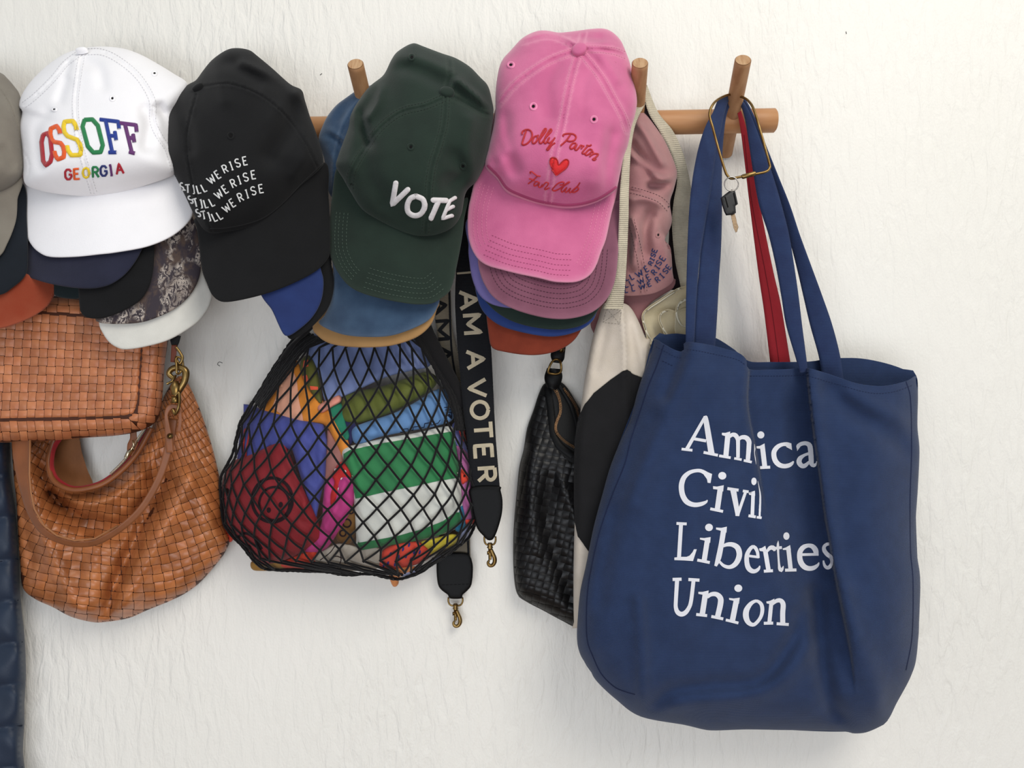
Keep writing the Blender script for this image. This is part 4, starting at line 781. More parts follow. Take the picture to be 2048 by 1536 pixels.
mb.obj('key_border', mat('dark_print', (22, 26, 50), .8, sheen=0), t)
t, s = item('folded_shopper', 'green and white broad-striped folded bag, largest piece in the net', 'fabric', [(684, 902), (700, 892), (760, 878), (830, 866), (904, 853), (912, 890), (918, 940), (924, 985), (928, 1030), (915, 1055), (880, 1070), (830, 1082), (770, 1092), (718, 1101), (712, 1070), (708, 1010), (700, 955), (688, 925)], (222, 222, 212), .001, .018, 18, .0012, m=mat('off_white_nylon', (220, 221, 212), .75, .03, 30, .3, 500), fl=[([(905, 1000), (860, 1030), (830, 1060)], 7, .003), ([(915, 1010), (880, 1050)], 5, -.003), ([(700, 920), (720, 1000)], 8, .002), ([(820, 960), (850, 1000), (900, 990)], 8, -.002)])
GN = mat('kelly_green_nylon', (52, 138, 82), .7, .05, 30, .3, 500, rgb2=(44, 122, 72))
mb = MB(); mb.fill(s, [(688, 908), (700, 901), (760, 888), (830, 876), (905, 863), (911, 890), (917, 940), (920, 955), (880, 961), (830, 972), (770, 984), (712, 997), (705, 965), (695, 935), (688, 925)], .0007, 6); mb.obj('green_stripe', GN, t, label='broad green stripe')
mb = MB(); mb.fill(s, [(926, 1024), (915, 1054), (880, 1069), (830, 1081), (770, 1091), (719, 1100), (711, 1086), (760, 1078), (800, 1070), (850, 1056), (885, 1042), (910, 1025)], .0007, 6); mb.obj('green_stripe', GN, t, label='lower green stripe')
t, s = item('folded_shopper', 'dark red folded bag printed with thin black rings, lower left of the net', 'fabric', [(455, 935), (480, 915), (530, 895), (565, 877), (578, 905), (592, 940), (612, 985), (628, 1020), (640, 1055), (645, 1080), (625, 1095), (590, 1112), (550, 1128), (512, 1130), (488, 1098), (462, 1070), (449, 1040), (444, 975)], (152, 36, 44), .000, .022, 26, .0012, fl=[([(590, 960), (610, 1000), (600, 1040)], 7, .003), ([(600, 1040), (640, 1060)], 5, -.003), ([(560, 900), (600, 1000)], 6, -.002)])
mb = MB(); ringd(mb, s, (545, 1000), 40, 6, .0006, 0, 44, seg=40, n=3); ringd(mb, s, (549, 1007), 30, 4.5, .0006, 0, 33, seg=36, n=3)
mb.ribbon(s, [(475, 1075), (490, 1066), (510, 1076), (524, 1098)], 5, .0006, 0)
for c in ((538, 1020), (562, 1009), (498, 1095), (455, 982)): mb.fill(s, [(c[0] + 4.2 * math.cos(q), c[1] + 5.5 * math.sin(q)) for q in np.linspace(0, 6.28, 12, endpoint=False)], .0006)
mb.obj('ring_print', mat('black_print', (38, 20, 26), .8, sheen=0), t, stuff=True)
item('folded_shopper', 'bright magenta folded bag in the middle of the net', 'fabric', [(652, 962), (672, 948), (696, 944), (712, 962), (710, 1000), (694, 1040), (672, 1072), (650, 1100), (622, 1108), (610, 1098), (632, 1072), (644, 1040), (646, 1000)], (206, 66, 140), .003, .016, 14, fl=[([(690, 960), (675, 1010), (650, 1060)], 6, .003), ([(668, 960), (660, 1010)], 5, -.003)])
t, s = item('folded_scarf', 'red and white flowery scrap above and beside the magenta bag', 'fabric', [(664, 950), (678, 925), (692, 928), (704, 948), (700, 962), (688, 975), (676, 1000), (662, 1018), (660, 990), (668, 965)], (208, 40, 40), .001, .012, 8)
mb = MB()
for c in ((690, 943), (678, 978), (668, 1008), (672, 940), (684, 958)): mb.fill(s, [(c[0] + 2.6 * math.cos(q), c[1] + 3.2 * math.sin(q)) for q in np.linspace(0, 6.28, 7, endpoint=False)], .0006)
mb.obj('flower_print', mat('white_print', (235, 225, 220), .8, sheen=0), t)
item('folded_scarf', 'orange red cloth along the bottom left of the net', 'fabric', [(560, 1128), (590, 1112), (625, 1100), (638, 1110), (640, 1135), (600, 1141), (570, 1139)], (214, 66, 44), .004, .014, 10)
item('folded_scarf', 'mustard scrap poking out at the bottom left corner of the net', 'fabric', [(502, 1124), (520, 1122), (560, 1124), (600, 1130), (600, 1143), (540, 1142), (506, 1140)], (172, 128, 58), .006, .010, 8)
t, s = item('folded_scarf', 'brown and black leopard-like patterned piece between magenta and green bags', 'fabric', [(690, 1010), (708, 1005), (712, 1060), (700, 1088), (680, 1086), (672, 1068)], (124, 86, 40), .007, .012, 9)
mb = MB()
for c, r in (((694, 1046), 8), ((686, 1066), 6), ((702, 1022), 5)): ringd(mb, s, c, r, 3, .0006, 0, seg=14, n=3)
mb.obj('leopard_print', mat('black_print', (38, 20, 26)), t)
t, s = item('folded_scarf', 'grey white patterned cloth at the bottom middle of the net', 'fabric', [(622, 1112), (650, 1098), (680, 1086), (720, 1094), (756, 1094), (768, 1112), (752, 1138), (700, 1142), (650, 1138), (630, 1130)], (188, 178, 164), .003, .016, 14, fl=[([(700, 1095), (690, 1135)], 5, -.003)])
mb = MB(); mb.ribbon(s, [(640, 1120), (660, 1105), (670, 1092)], 1.6, .0005, 0); mb.ribbon(s, [(680, 1100), (682, 1120), (676, 1136), (690, 1132)], 1.6, .0005, 0); mb.ribbon(s, [(660, 1120), (672, 1112), (690, 1118)], 1.6, .0005, 0); mb.obj('line_print', mat('black_print', (38, 20, 26)), t)
t, s = item('folded_shopper', 'coral red pouch with small blue drops at the bottom of the net', 'pouch', [(756, 1118), (766, 1100), (790, 1088), (822, 1082), (846, 1088), (862, 1104), (856, 1118), (830, 1130), (800, 1138), (774, 1142), (760, 1134)], (222, 76, 58), .001, .020, 18, .001, puff=.001)
mb = MB(); random.seed(3)
for c in ((781, 1108), (797, 1113), (818, 1090), (806, 1098), (838, 1096), (812, 1112), (776, 1126), (839, 1104), (822, 1118), (790, 1128), (768, 1130), (828, 1104)): mb.fill(s, [(c[0] + 2.2 * math.cos(q) - math.sin(q), c[1] + 4.2 * math.sin(q)) for q in np.linspace(0, 6.28, 8, endpoint=False)], .0006)
mb.obj('drop_print', mat('blue_print', (52, 56, 130), .8, sheen=0), t)
item('folded_shopper', 'yellow folded cloth right of the coral dotted pouch', 'fabric', [(842, 1084), (870, 1076), (905, 1068), (916, 1074), (908, 1090), (880, 1102), (862, 1110), (854, 1098)], (220, 200, 62), .002, .014, 10)
item('folded_shopper', 'pale lavender cloth curving along the lower right of the net', 'fabric', [(800, 1142), (850, 1128), (890, 1102), (915, 1082), (926, 1060), (940, 1050), (936, 1072), (905, 1100), (872, 1124), (835, 1147), (805, 1153)], (168, 176, 216), .002, .014, 10)
item('folded_shopper', 'orchid pink cloth at the right side of the net', 'fabric', [(912, 892), (930, 896), (942, 915), (956, 955), (961, 1000), (955, 1034), (938, 1046), (924, 1040), (922, 980), (918, 930)], (196, 112, 172), .003, .014, 12)
item('folded_shopper', 'periwinkle cloth at the upper right edge of the net', 'fabric', [(904, 850), (920, 846), (932, 872), (940, 905), (930, 908), (912, 890)], (128, 132, 200), .005, .012, 8)
item('folded_strap', 'orange red loop at the right edge of the net near the voter strap', 'strap', [(916, 848), (925, 850), (934, 872), (930, 885), (920, 870)], (222, 66, 44), .000, .010, 6)
item('folded_scarf', 'blue and orange crumpled scrap beside the green striped bag at right', 'fabric', [(908, 1038), (924, 1010), (932, 1040), (930, 1062), (912, 1062)], (36, 120, 160), .001, .012, 7)
item('cloth_tip', 'small orange tip hanging through the bottom of the net', 'fabric', [(780, 1142), (822, 1132), (838, 1140), (802, 1152), (797, 1168), (790, 1174), (783, 1168)], (232, 150, 90), .002, .012, 6)
item('lace_cuff', 'bright coral lace knot poking out at the left side of the net', 'lace', [(442, 1050), (450, 1042), (462, 1052), (468, 1072), (462, 1084), (448, 1080), (440, 1066)], (236, 74, 48), .004, .016, 8)
item('cloth_tab', 'tiny red tag at the right edge of the net beside the black strap end', 'tag', [(930, 1040), (948, 1036), (953, 1024), (960, 1024), (964, 1034), (958, 1044), (935, 1050)], (226, 70, 50), .000, .010, 6)

NT = mat('black_cotton_string', (16, 14, 16), .9, .03, 50, .4, 1500, sheen=.1)
t = Thing('net_bag', 'black string net market bag stuffed with folded colourful bags', 'bag', (705, 900, .06), None)
nbs = cr_closed(nb, 4)
def span(y):
    xs = []
    for a, b in zip(nbs, np.roll(nbs, -1, 0)):
        if (a[1] > y) != (b[1] > y): xs.append(a[0] + (b[0] - a[0]) * (y - a[1]) / (b[1] - a[1]))
    return (min(xs), max(xs)) if xs else (600, 800)
rng = np.random.RandomState(5); NCOL = 15; NROW = 17; nodes = {}
for j in range(NROW):
    v = j / (NROW - 1); y = 655 + (1150 - 655) * (v ** .80); 
    for i in range(NCOL + 1):
        for_half = (j % 2) * .5; u = (i + for_half) / NCOL
        if u > 1: continue
        ph = (u - .5) * math.pi * .93; sx = math.sin(ph) / math.sin(math.pi * .465)
        yy = y + 26 * math.cos(ph) * sstep(.0, 1, np.array([v]))[0] * .5 - 14 + (rng.rand() - .5) * 4 * (v > .1)
        sag = 40 * max(0, -sx) * (v > .3) * math.sin(v * math.pi) * .4
        yy = min(max(yy + sag, 664), 1156); xl, xr = span(min(yy, 1150)); xl += 2; xr -= 2
        x = (xl + xr) / 2 + (xr - xl) / 2 * sx + (rng.rand() - .5) * 3.5 * (abs(sx) < .9)
        if yy > 1120:   # gather along the bottom cord
            ins_ = inside(np.array([[x, yy]]), nbs)[0]
            if not ins_: q = nbs[np.argmin(np.hypot(nbs[:, 0] - x, nbs[:, 1] - yy))]; x, yy = q
        nodes[(j, i)] = (x, yy)
mb = MB()
def string(a, b, r=.00115, sag=0):
    n = 7; P = []
    for k in range(n + 1):
        s = k / n; x = a[0] + (b[0] - a[0]) * s; y = a[1] + (b[1] - a[1]) * s + sag * math.sin(math.pi * s); P.append((x, y))
    P = np.array(P); d = netd(P) + .0012; mb.tube(W(P[:, 0], P[:, 1], d), r * (1 + .12 * rng.rand(n + 1)), 6, cap=False)
for (j, i), p in nodes.items():
    for q in ([(j + 1, i), (j + 1, i - 1)] if j % 2 == 0 else [(j + 1, i), (j + 1, i + 1)]):
        if q in nodes: string(p, nodes[q], sag=rng.rand() * 2)
    if j > 3:
        P = np.array([p]); dd = float(netd(P)[0]) + .0016; c = W(p[0], p[1], dd)
        mb.tube([c + np.array((0, 0, .0018)), c, c - np.array((0, 0, .0018))], [.0007, .0021, .0007], 6)
mb.obj('netting', NT, t, stuff=True)
mb = MB()
def cord(P, r, dz=0):
    Q = cr_open(P, 5); Q = Q + (rng.rand(len(Q), 2) - .5) * 1.6; mb.tube(W(Q[:, 0], Q[:, 1], netd(Q) + .001 + dz), r * (1 + .25 * rng.rand(len(Q))), 6)
L_ = [(612, 664), (585, 684), (563, 714), (541, 748), (525, 775), (508, 802)]
for k in range(9): cord([(x + k * 3.4 * (1 - .55 * n / 5), y + k * 2.0 - 2) for n, (x, y) in enumerate(L_)], .0017, .0004 * (k % 3))
R_ = [(850, 655), (868, 690), (884, 722), (900, 752), (915, 785), (924, 815), (930, 860)]
for k in range(9): cord([(x - 2 - k * 3.2 * (1 - .5 * n / 6), y) for n, (x, y) in enumerate(R_)], .0018, .0004 * (k % 3))
for off in (0, 3): cord([(930, 850), (940, 885 + off), (955, 935), (964, 980), (962, 1018), (952, 1046 - off), (935, 1078), (902, 1104 - off), (868, 1127), (835, 1148 - off), (800, 1158), (775, 1156 - off), (740, 1148), (690, 1150 - off), (650, 1144), (596, 1142 - off), (537, 1139), (516, 1130), (500, 1112), (486, 1094), (466, 1074), (447, 1044), (442, 996), (441, 958), (453, 932), (466, 905), (474, 870), (482, 842), (506, 802)], .0014)
mb.obj('gathered_cord', NT, t, stuff=True)
mb = MB()
for P in ([(800, 560, .05), (835, 620, .045), (858, 675, .04), (885, 725, .045), (912, 775, .047), (925, 815, .045)], [(700, 560, .05), (650, 620, .045), (612, 664, .042), (585, 690, .045), (560, 725, .045)]):
    Q = cr_open(P, 6); n = len(Q); wd = np.interp(np.linspace(0, 1, n), [0, .5, 1], [13, 15, 9])
    mb.band([(q[0] - w * .9, q[1] + w * .35, q[0] + w * .9, q[1] - w * .35, q[2], q[2]) for q, w in zip(Q[::2], wd[::2])], .004, bow=.004)
mb.obj('handle', mat('black_knit', (22, 20, 22), .9, .04, 60, .6, 500, sheen=.1), t)

# ------------------------------------------------------------------ lettered straps
WBK = mat('black_webbing', (22, 24, 30), .85, .03, 50, .5, 900, wave=(185, 'Z'), sheen=.05, bdist=.0012, dk=.7)
WBT = mat('taupe_webbing', (142, 132, 114), .88, .05, 50, .5, 900, wave=(185, 'Z'), sheen=.1, bdist=.0010)
BL = mat('black_leather', (20, 20, 22), .5, .04, 50, .25, 400, sheen=0, spec=.16, dk=.35)
CL = mat('cream_thread', (214, 200, 172), .85, .03, 80, .5, 900, wave=(185, 'Z'), sheen=.1, bdist=.0010)
t = Thing('bag_strap', 'taupe webbing strap with black woven letters, hanging behind the net bag', 'strap', (900, 900, .012))
mb = MB(); s = mb.band([(854, 566, 900, 560, .03, .03), (862, 600, 902, 596, .026, .026), (874, 660, 905, 656, .022, .022), (880, 720, 918, 716, .017, .017), (886, 800, 930, 796, .012, .012), (884, 900, 934, 900, .010, .010), (880, 1000, 938, 1000, .010, .010), (878, 1112, 941, 1112, .010, .010)], .002, n=7); mb.obj('webbing', WBT, t)
mb = MB(); mb.ribbon(s, [(898, 560), (901, 660), (905, 715), (917, 790), (928, 900), (933, 1000), (937, 1110)], 4, .0004, .0003); mb.obj('webbing_edge', WBK, t)
mb = MB(); glyph(mb, s, 'M', c=(885, 660), wh=(36, 26), rot=86, w=7, bulge=.0004, smooth=False); glyph(mb, s, 'A', c=(890, 708), wh=(30, 24), rot=86, w=7, bulge=.0004); glyph(mb, s, 'A', c=(880, 612), wh=(30, 24), rot=82, w=7, bulge=.0004); mb.obj('woven_letters', WBK, t)
_, s = solid('leather_end', [(875, 1114), (886, 1107), (902, 1105), (925, 1105), (938, 1109), (944, 1122), (946, 1140), (943, 1169), (935, 1181), (925, 1190), (923, 1197), (900, 1197), (896, 1190), (884, 1181), (876, 1169), (873, 1140)], lambda P, d: .013 + .002 * prof(d, 6), .006, BL, t, 6)
mb = MB(); mb.dashes(s, [(884, 1170), (938, 1168)], 5, 3, 1.2, smooth=False); mb.obj('stitching', BKC, t, stuff=True)
snap(t, 911, 1196, 57, .010, 14)
t = Thing('bag_strap', 'black webbing strap with cream woven capital letters and a brass hook', 'strap', (955, 760, .03))
mb = MB(); S_ = [(920, 360, 958, 360, .03, .03), (917, 440, 960, 440, .05, .05), (914, 500, 962, 500, .052, .052), (912, 545, 965, 543, .052, .052), (910, 604, 972, 600, .052, .052), (914, 682, 981, 680, .052, .052), (920, 747, 985, 745, .052, .052), (926, 812, 988, 810, .054, .054), (933, 870, 991, 868, .056, .056), (938, 920, 995, 918, .058, .058), (942, 985, 1000, 980, .058, .058)]
s = mb.band(S_, .002, n=9); mb.obj('webbing', WBK, t)
mb = MB(); mb.ribbon(s, [(914, 547), (962, 543)], 4, .0004, .0004); mb.obj('cream_line', CL, t)
for ch, x, y, w_ in [('A', 937, 600, 37), ('M', 944, 648, 38), ('A', 951, 719, 37), ('V', 955, 776, 36), ('O', 960, 820, 36), ('T', 965, 860, 34), ('E', 967, 903, 34), ('R', 973, 948, 32)]:
    mb = MB(); glyph(mb, s, ch, c=(x, y), wh=(w_ * .92, 34), rot=86, w=7.6, bulge=.0003, n=3, smooth=(ch in 'OR')); mb.obj('woven_letter', CL, t, label='cream woven letter ' + ch)
solid('leather_end', [(942, 975), (998, 972), (1001, 980), (1005, 1000), (1004, 1026), (997, 1054), (990, 1072), (984, 1080), (975, 1080), (968, 1073), (955, 1058), (948, 1035), (942, 1005)], lambda P, d: .060 + .002 * prof(d, 6), .007, BL, t, 6)
snap(t, 980, 1074, 58, .058, 11)

# ------------------------------------------------------------------ black woven bag
t = Thing('woven_shoulder_bag', 'black woven leather bag with a curved brass zip, behind the cream tote', 'bag', (1100, 1000, .03))
kb = [(1092, 765), (1079, 784), (1067, 820), (1054, 857), (1047, 900), (1039, 932), (1034, 979), (1027, 1062), (1027, 1140), (1034, 1187), (1052, 1203), (1086, 1221), (1125, 1242), (1160, 1258), (1230, 1270), (1240, 1100), (1200, 900), (1150, 800), (1122, 764)]
kbs = cr_closed(kb, 7); KF = [([(1105, 960), (1095, 1040), (1120, 1130), (1145, 1200)], 16, -.006), ([(1065, 900), (1062, 1000), (1075, 1100)], 16, .004), ([(1120, 960), (1145, 1020), (1155, 1060)], 12, .005)]
def kfn(P): d = poly_dist(P, kbs, True); return .008 + .026 * prof(d, 40) * (.4 + .6 * sstep(800, 950, P[:, 1])) + folds(P, KF) * sstep(0, 20, d)
KB = mat('black_base_leather', (9, 9, 10), .6, .03, 50, .2, sheen=0)
_, ks = solid('bag_shell', kb, lambda P, d: kfn(P) - .0003, 0, KB, t, 9, back=lambda P, d, f: np.minimum(f - .002, .005 + 0 * f))
KL = mat('black_woven_leather', (27, 26, 28), .4, .04, 60, .3, 260, sheen=0, spec=.3, tint=.3, bdist=.0005, dk=.5)
mb = MB(); ca, sa = math.cos(.24), math.sin(.24)
reg = [(1090, 790), (1095, 830), (1103, 870), (1115, 900), (1140, 925), (1240, 940), (1238, 1268), (1160, 1256), (1125, 1240), (1086, 1219), (1052, 1201), (1036, 1185), (1029, 1140), (1029, 1062), (1036, 979), (1041, 932), (1049, 900), (1056, 857), (1069, 820), (1081, 790)]
weave(mb, lambda u, v: (1100 + 14.6 * (u * ca - v * sa) + 2.5 * math.sin(v * .35), 1000 + 14.6 * (u * sa + v * ca)), kfn, reg, (-18, 18), (-20, 22), .0012, margin=3)
mb.obj('leather_weave', KL, t, stuff=True)
mb = MB(); mb.ribbon(ks, [(1094, 775), (1100, 805), (1104, 840), (1106, 865), (1118, 890), (1145, 912)], 14, .0015, .0012, n=7); mb.obj('zip_welt', BL, t)
mb = MB(); mb.ribbon(ks, [(1118, 772), (1130, 790), (1143, 815), (1152, 845), (1160, 880)], 8, .003, .0012, n=5); mb.obj('zip_welt', BL, t)
mb = MB(); tp = cr_open([(1104, 773), (1113, 787), (1119, 805), (1120, 826), (1114, 842), (1111, 855), (1114, 868), (1129, 884), (1150, 897)], 2.5); tt = np.gradient(tp, axis=0); tt /= np.hypot(*tt.T)[:, None]
for p, q in zip(tp, tt): nn = np.array([-q[1], q[0]]); mb.ribbon(ks, [p - nn * 2.6, p + nn * 2.6], 1.5, .004, .0006, False, 3)
tp = cr_open([(1124, 780), (1134, 794), (1143, 808), (1150, 824), (1154, 840)], 2.8); tt = np.gradient(tp, axis=0); tt /= np.hypot(*tt.T)[:, None]
for p, q in zip(tp, tt): nn = np.array([-q[1], q[0]]); mb.ribbon(ks, [p - nn * 1.8, p + nn * 1.8], 1.4, .006, .0006, False, 3)
mb.obj('zip_teeth', mat('bronze_teeth', (170, 132, 96), .35, .03, 50, 0, metal=1, sheen=0), t, stuff=True)
mb = MB(); mb.band([(1094, 736, 1121, 738, .034, .034), (1089, 752, 1125, 752, .036, .036), (1090, 764, 1121, 768, .036, .036), (1095, 776, 1112, 780, .034, .034)], .008, bow=.004); mb.obj('end_tab', BL, t)
mb = MB(); mb.band([(1111, 690, 1132, 688, .034, .034), (1102, 705, 1130, 706, .036, .036), (1102, 716, 1128, 719, .036, .036), (1106, 725, 1122, 727, .034, .034)], .008, bow=.003); mb.band([(1112, 660, 1134, 658, .032, .032), (1112, 692, 1132, 692, .034, .034)], .003); mb.obj('handle_end', BL, t)
mb = MB(); mb.tube(W(np.array([1123, 1123]), np.array([700, 700]), np.array([.038, .043])), [.0034, .0026], 12); mb.obj('rivet', BR, t)
wire('ring', [(1108, 720, .040), (1100, 731, .044), (1097, 745, .042), (1110, 748, .040), (1121, 744, .042), (1122, 730, .044), (1118, 720, .040)], .0014, BR, t, True)
mb = MB(); disc(mb, ks, (1107, 769), 5, .008, .003); mb.obj('zip_slider', mat('red_brass', (150, 70, 60), .3, metal=1, sheen=0), t)

# ------------------------------------------------------------------ dusty rose cap on the third peg
RO = mat('dusty_rose_twill', (190, 140, 138), .88, .05, 24, .4, 800, rgb2=(172, 120, 122), sheen=.2)
t = Thing('baseball_cap', 'dusty rose cap with navy embroidered words, crumpled behind the cream tote strap', 'cap', (1300, 450, .06))
ro_ol = [(1250, 262), (1262, 238), (1277, 222), (1295, 232), (1324, 272), (1342, 308), (1352, 335), (1354, 351), (1348, 378), (1340, 405), (1344, 440), (1338, 462), (1330, 480), (1341, 496), (1345, 541), (1345, 564), (1317, 583), (1289, 590), (1250, 591), (1240, 580), (1238, 500), (1238, 400), (1243, 310)]
RF = [([(1268, 240), (1290, 262), (1310, 300), (1325, 325)], 9, .008), ([(1262, 290), (1285, 320), (1300, 345)], 10, -.010), ([(1265, 310), (1290, 330), (1320, 358), (1352, 352)], 7, .009), ([(1300, 372), (1325, 372), (1346, 368)], 8, -.009), ([(1262, 400), (1290, 398), (1325, 412), (1340, 430)], 7, .006), ([(1300, 430), (1290, 460), (1292, 500)], 12, -.009), ([(1322, 470), (1335, 478)], 9, -.006), ([(1265, 440), (1275, 470), (1265, 530)], 9, .006), ([(1255, 470), (1262, 540)], 6, -.006)]
sm_ro = [[(1262, 380), (1290, 388), (1320, 400), (1340, 420)], [(1262, 440), (1272, 480), (1284, 540), (1288, 588)]]
sf = crown(ro_ol, crown_fn(ro_ol, (1295, 410), .060, .062, .030, RF, sm_ro, wobble=.0016), RO, t, sm_ro, 5)
def rb(P, k=0): return .062 + .006 * (P[:, 1] - 590) / 80
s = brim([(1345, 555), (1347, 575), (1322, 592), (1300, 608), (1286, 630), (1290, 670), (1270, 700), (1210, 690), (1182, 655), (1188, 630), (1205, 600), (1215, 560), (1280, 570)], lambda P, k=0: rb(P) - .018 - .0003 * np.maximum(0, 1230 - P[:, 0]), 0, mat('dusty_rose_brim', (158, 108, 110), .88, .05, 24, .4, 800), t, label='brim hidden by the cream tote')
stitch(t, mat('brown_thread', (92, 58, 62), .9), seam_rows(sm_ro, 6), sf, 3.6, 2.6, .8); eyelets(sf, [(1316, 470, 5)], RO, t, 4.5)
NVE = mat('navy_embroidery', (34, 48, 104), .6, .04, 200, .3, 1200, sheen=.2)
for ln in ([('L', 230, 665, -25, .8), ('L', 272, 652, -28, 1), ('W', 335, 628, -32, 1), ('E', 395, 588, -32, 1), ('R', 433, 538, -58, .7), ('I', 446, 505, -62, .7), ('S', 455, 470, -66, .7), ('E', 467, 432, -70, .8)],
           [('L', 225, 722, -22, .9), ('L', 268, 705, -28, 1), ('W', 350, 690, -28, 1), ('E', 412, 658, -28, 1), ('R', 460, 615, -48, .9), ('I', 488, 572, -52, .9), ('S', 502, 535, -56, .9), ('E', 532, 497, -58, 1)],
           [('L', 225, 768, -8, .8), ('L', 285, 755, -10, .8), ('W', 360, 738, -16, .8), ('E', 420, 716, -20, .8), ('R', 490, 678, -38, .9), ('I', 528, 645, -45, .9), ('S', 558, 605, -50, .9), ('E', 583, 572, -54, .9)]):
    mb = MB()
    for ch, x, y, r, k in ln: glyph(mb, sf, ch, c=(1200 + x / 4.267, 400 + y / 4.267), wh=(7.6 if ch != 'W' else 11, 11.5 * k), rot=r, w=2.2, bulge=.0006)
    mb.obj('embroidered_words', NVE, t, label='one line of navy embroidered words')

# ------------------------------------------------------------------ cream tote with black print
CW = mat('cream_webbing', (216, 205, 180), .9, .05, 60, .8, 700, wave=(150, 'Z'), sheen=.2, bdist=.0010, dk=.95)
CC = mat('cream_canvas', (216, 204, 190), .9, .04, 40, .4, 900, sheen=.2, rgb2=(206, 194, 178))
t = Thing('tote_bag', 'cream canvas tote with a large black print, squeezed behind the navy tote', 'bag', (1210, 900, .05))
mb = MB(); s = mb.band([(1270, 205, 1292, 205, .07, .07), (1258, 240, 1272, 246, .088, .084), (1248, 300, 1262, 300, .108, .104), (1240, 380, 1258, 380, .112, .108), (1238, 440, 1257, 440, .108, .106), (1233, 530, 1253, 530, .10, .10), (1220, 585, 1249, 585, .094, .094), (1206, 618, 1246, 618, .088, .088)], .0025); mb.obj('strap', CW, t)
mb = MB(); mb.band([(1284, 176, 1294, 170, .062, .060), (1297, 226, 1316, 224, .064, .062), (1320, 264, 1346, 262, .062, .060), (1342, 308, 1366, 306, .054, .052), (1354, 356, 1378, 352, .048, .045), (1347, 405, 1386, 405, .046, .043), (1344, 450, 1386, 450, .045, .043), (1350, 520, 1392, 520, .044, .042), (1362, 580, 1398, 580, .040, .040), (1364, 640, 1402, 640, .038, .038)], .0025); mb.obj('strap', CW, t)
ct = [(1210, 606), (1245, 606), (1262, 616), (1278, 644), (1291, 674), (1303, 700), (1300, 900), (1290, 1255), (1154, 1256), (1148, 1244), (1147, 1140), (1150, 1010), (1151, 890), (1160, 830), (1168, 767), (1176, 722), (1184, 680), (1196, 640)]
cfold = [(1244, 610), (1248, 660), (1251, 700), (1251, 740), (1252, 800), (1258, 900)]
def ctf(P, d): 
    k = np.interp(P[:, 1], [p[1] for p in cfold], [p[0] for p in cfold])
    return .050 + .018 * prof(d, 16) * sstep(1256, 1100, 0 * P[:, 1] + 1100) + .014 * np.exp(-np.abs(P[:, 0] - k) / 26) * sstep(940, 640, P[:, 1]) * (P[:, 0] < k) + (P[:, 0] >= k) * sstep(940, 640, P[:, 1]) * (.014 * np.exp(-(P[:, 0] - k) / 5)) + wob(P, 22, .0012, 3) * sstep(0, 15, d) + folds(P, [([(1215, 625), (1205, 680), (1190, 740)], 9, -.003), ([(1270, 650), (1280, 700), (1290, 740)], 8, .004)])
_, s = solid('canvas_body', ct, ctf, 0, CC, t, 6, back=lambda P, d, f: f - .0008 - .006 * prof(d, 14), rings=(1.5, 4))
mb = MB(); mb.fill(s, [(1251, 739), (1221, 759), (1187, 786), (1172, 809), (1160, 835), (1153, 880), (1151.5, 940), (1151.5, 1010), (1153, 1045), (1158, 1072), (1168, 1090), (1181, 1108), (1210, 1118), (1290, 1120), (1296, 760), (1279, 753), (1265, 748)], .0022, 5)
mb.obj('black_print', mat('black_screen_print', (28, 27, 30), .85, .05, 60, .4, 900, sheen=.06, dk=.55), t)
mb = MB(); mb.dashes(s, [(1214, 618), (1206, 645), (1240, 648), (1243, 620), (1214, 618)], 4, 2.4, .8, smooth=False); mb.dashes(s, [(1214, 618), (1240, 648)], 4, 2.4, .8, smooth=False); mb.dashes(s, [(1206, 645), (1243, 620)], 4, 2.4, .8, smooth=False); mb.obj('stitching', mat('grey_thread', (168, 160, 148), .9), t, stuff=True)
# folded canvas bag tucked behind
CF = mat('natural_canvas', (212, 199, 168), .9, .05, 30, .4, 900, sheen=.2, rgb2=(200, 186, 152), dk=.95); CE = mat('cream_binding', (222, 214, 192), .85, .02, 40, .2, 900)
t = Thing('tote_bag', 'natural canvas bag with rolled scalloped folds above the navy tote rim', 'bag', (1340, 640, .05))
for k, (ol, ed, d0) in enumerate([([(1304, 690), (1292, 668), (1284, 642), (1285, 626), (1296, 614), (1320, 598), (1342, 584), (1362, 574), (1385, 580), (1395, 690)], [(1306, 686), (1292, 664), (1285, 640), (1286, 626), (1298, 613), (1322, 597), (1344, 583), (1363, 574)], .050),
                                  ([(1338, 680), (1324, 658), (1317, 640), (1320, 626), (1336, 618), (1352, 622), (1380, 620), (1390, 690)], [(1338, 676), (1325, 657), (1318, 640), (1321, 627), (1334, 619)], .055),
                                  ([(1354, 672), (1350, 640), (1352, 614), (1362, 600), (1380, 594), (1395, 600), (1392, 672)], [(1376, 654), (1362, 650), (1353, 634), (1352, 614), (1360, 600), (1374, 593)], .060)]):
    _, s = solid('canvas_fold', ol, lambda P, d, d0=d0: d0 - .006 + .012 * np.exp(-d / 9) + wob(P, 14, .0014, d0 * 99), .002, CF, t, 6)
    mb = MB(); mb.ribbon(s, ed, 2.6, .0006, .0012, n=5); mb.obj('bound_edge', CE, t)
mb = MB()
t = Thing('dark_strap', 'blackish maroon strap hanging between the rose cap and the cream strap', 'strap', (1350, 500, .03))
mb = MB(); mb.band([(1286, 205, 1296, 200, .060, .060), (1295, 250, 1318, 262, .059, .059), (1328, 330, 1348, 330, .040, .040), (1338, 430, 1362, 430, .034, .034), (1336, 520, 1362, 520, .034, .034), (1336, 580, 1364, 580, .034, .034)], .003); mb.obj('strap', mat('maroon_black', (34, 22, 28), .9, sheen=.1), t)

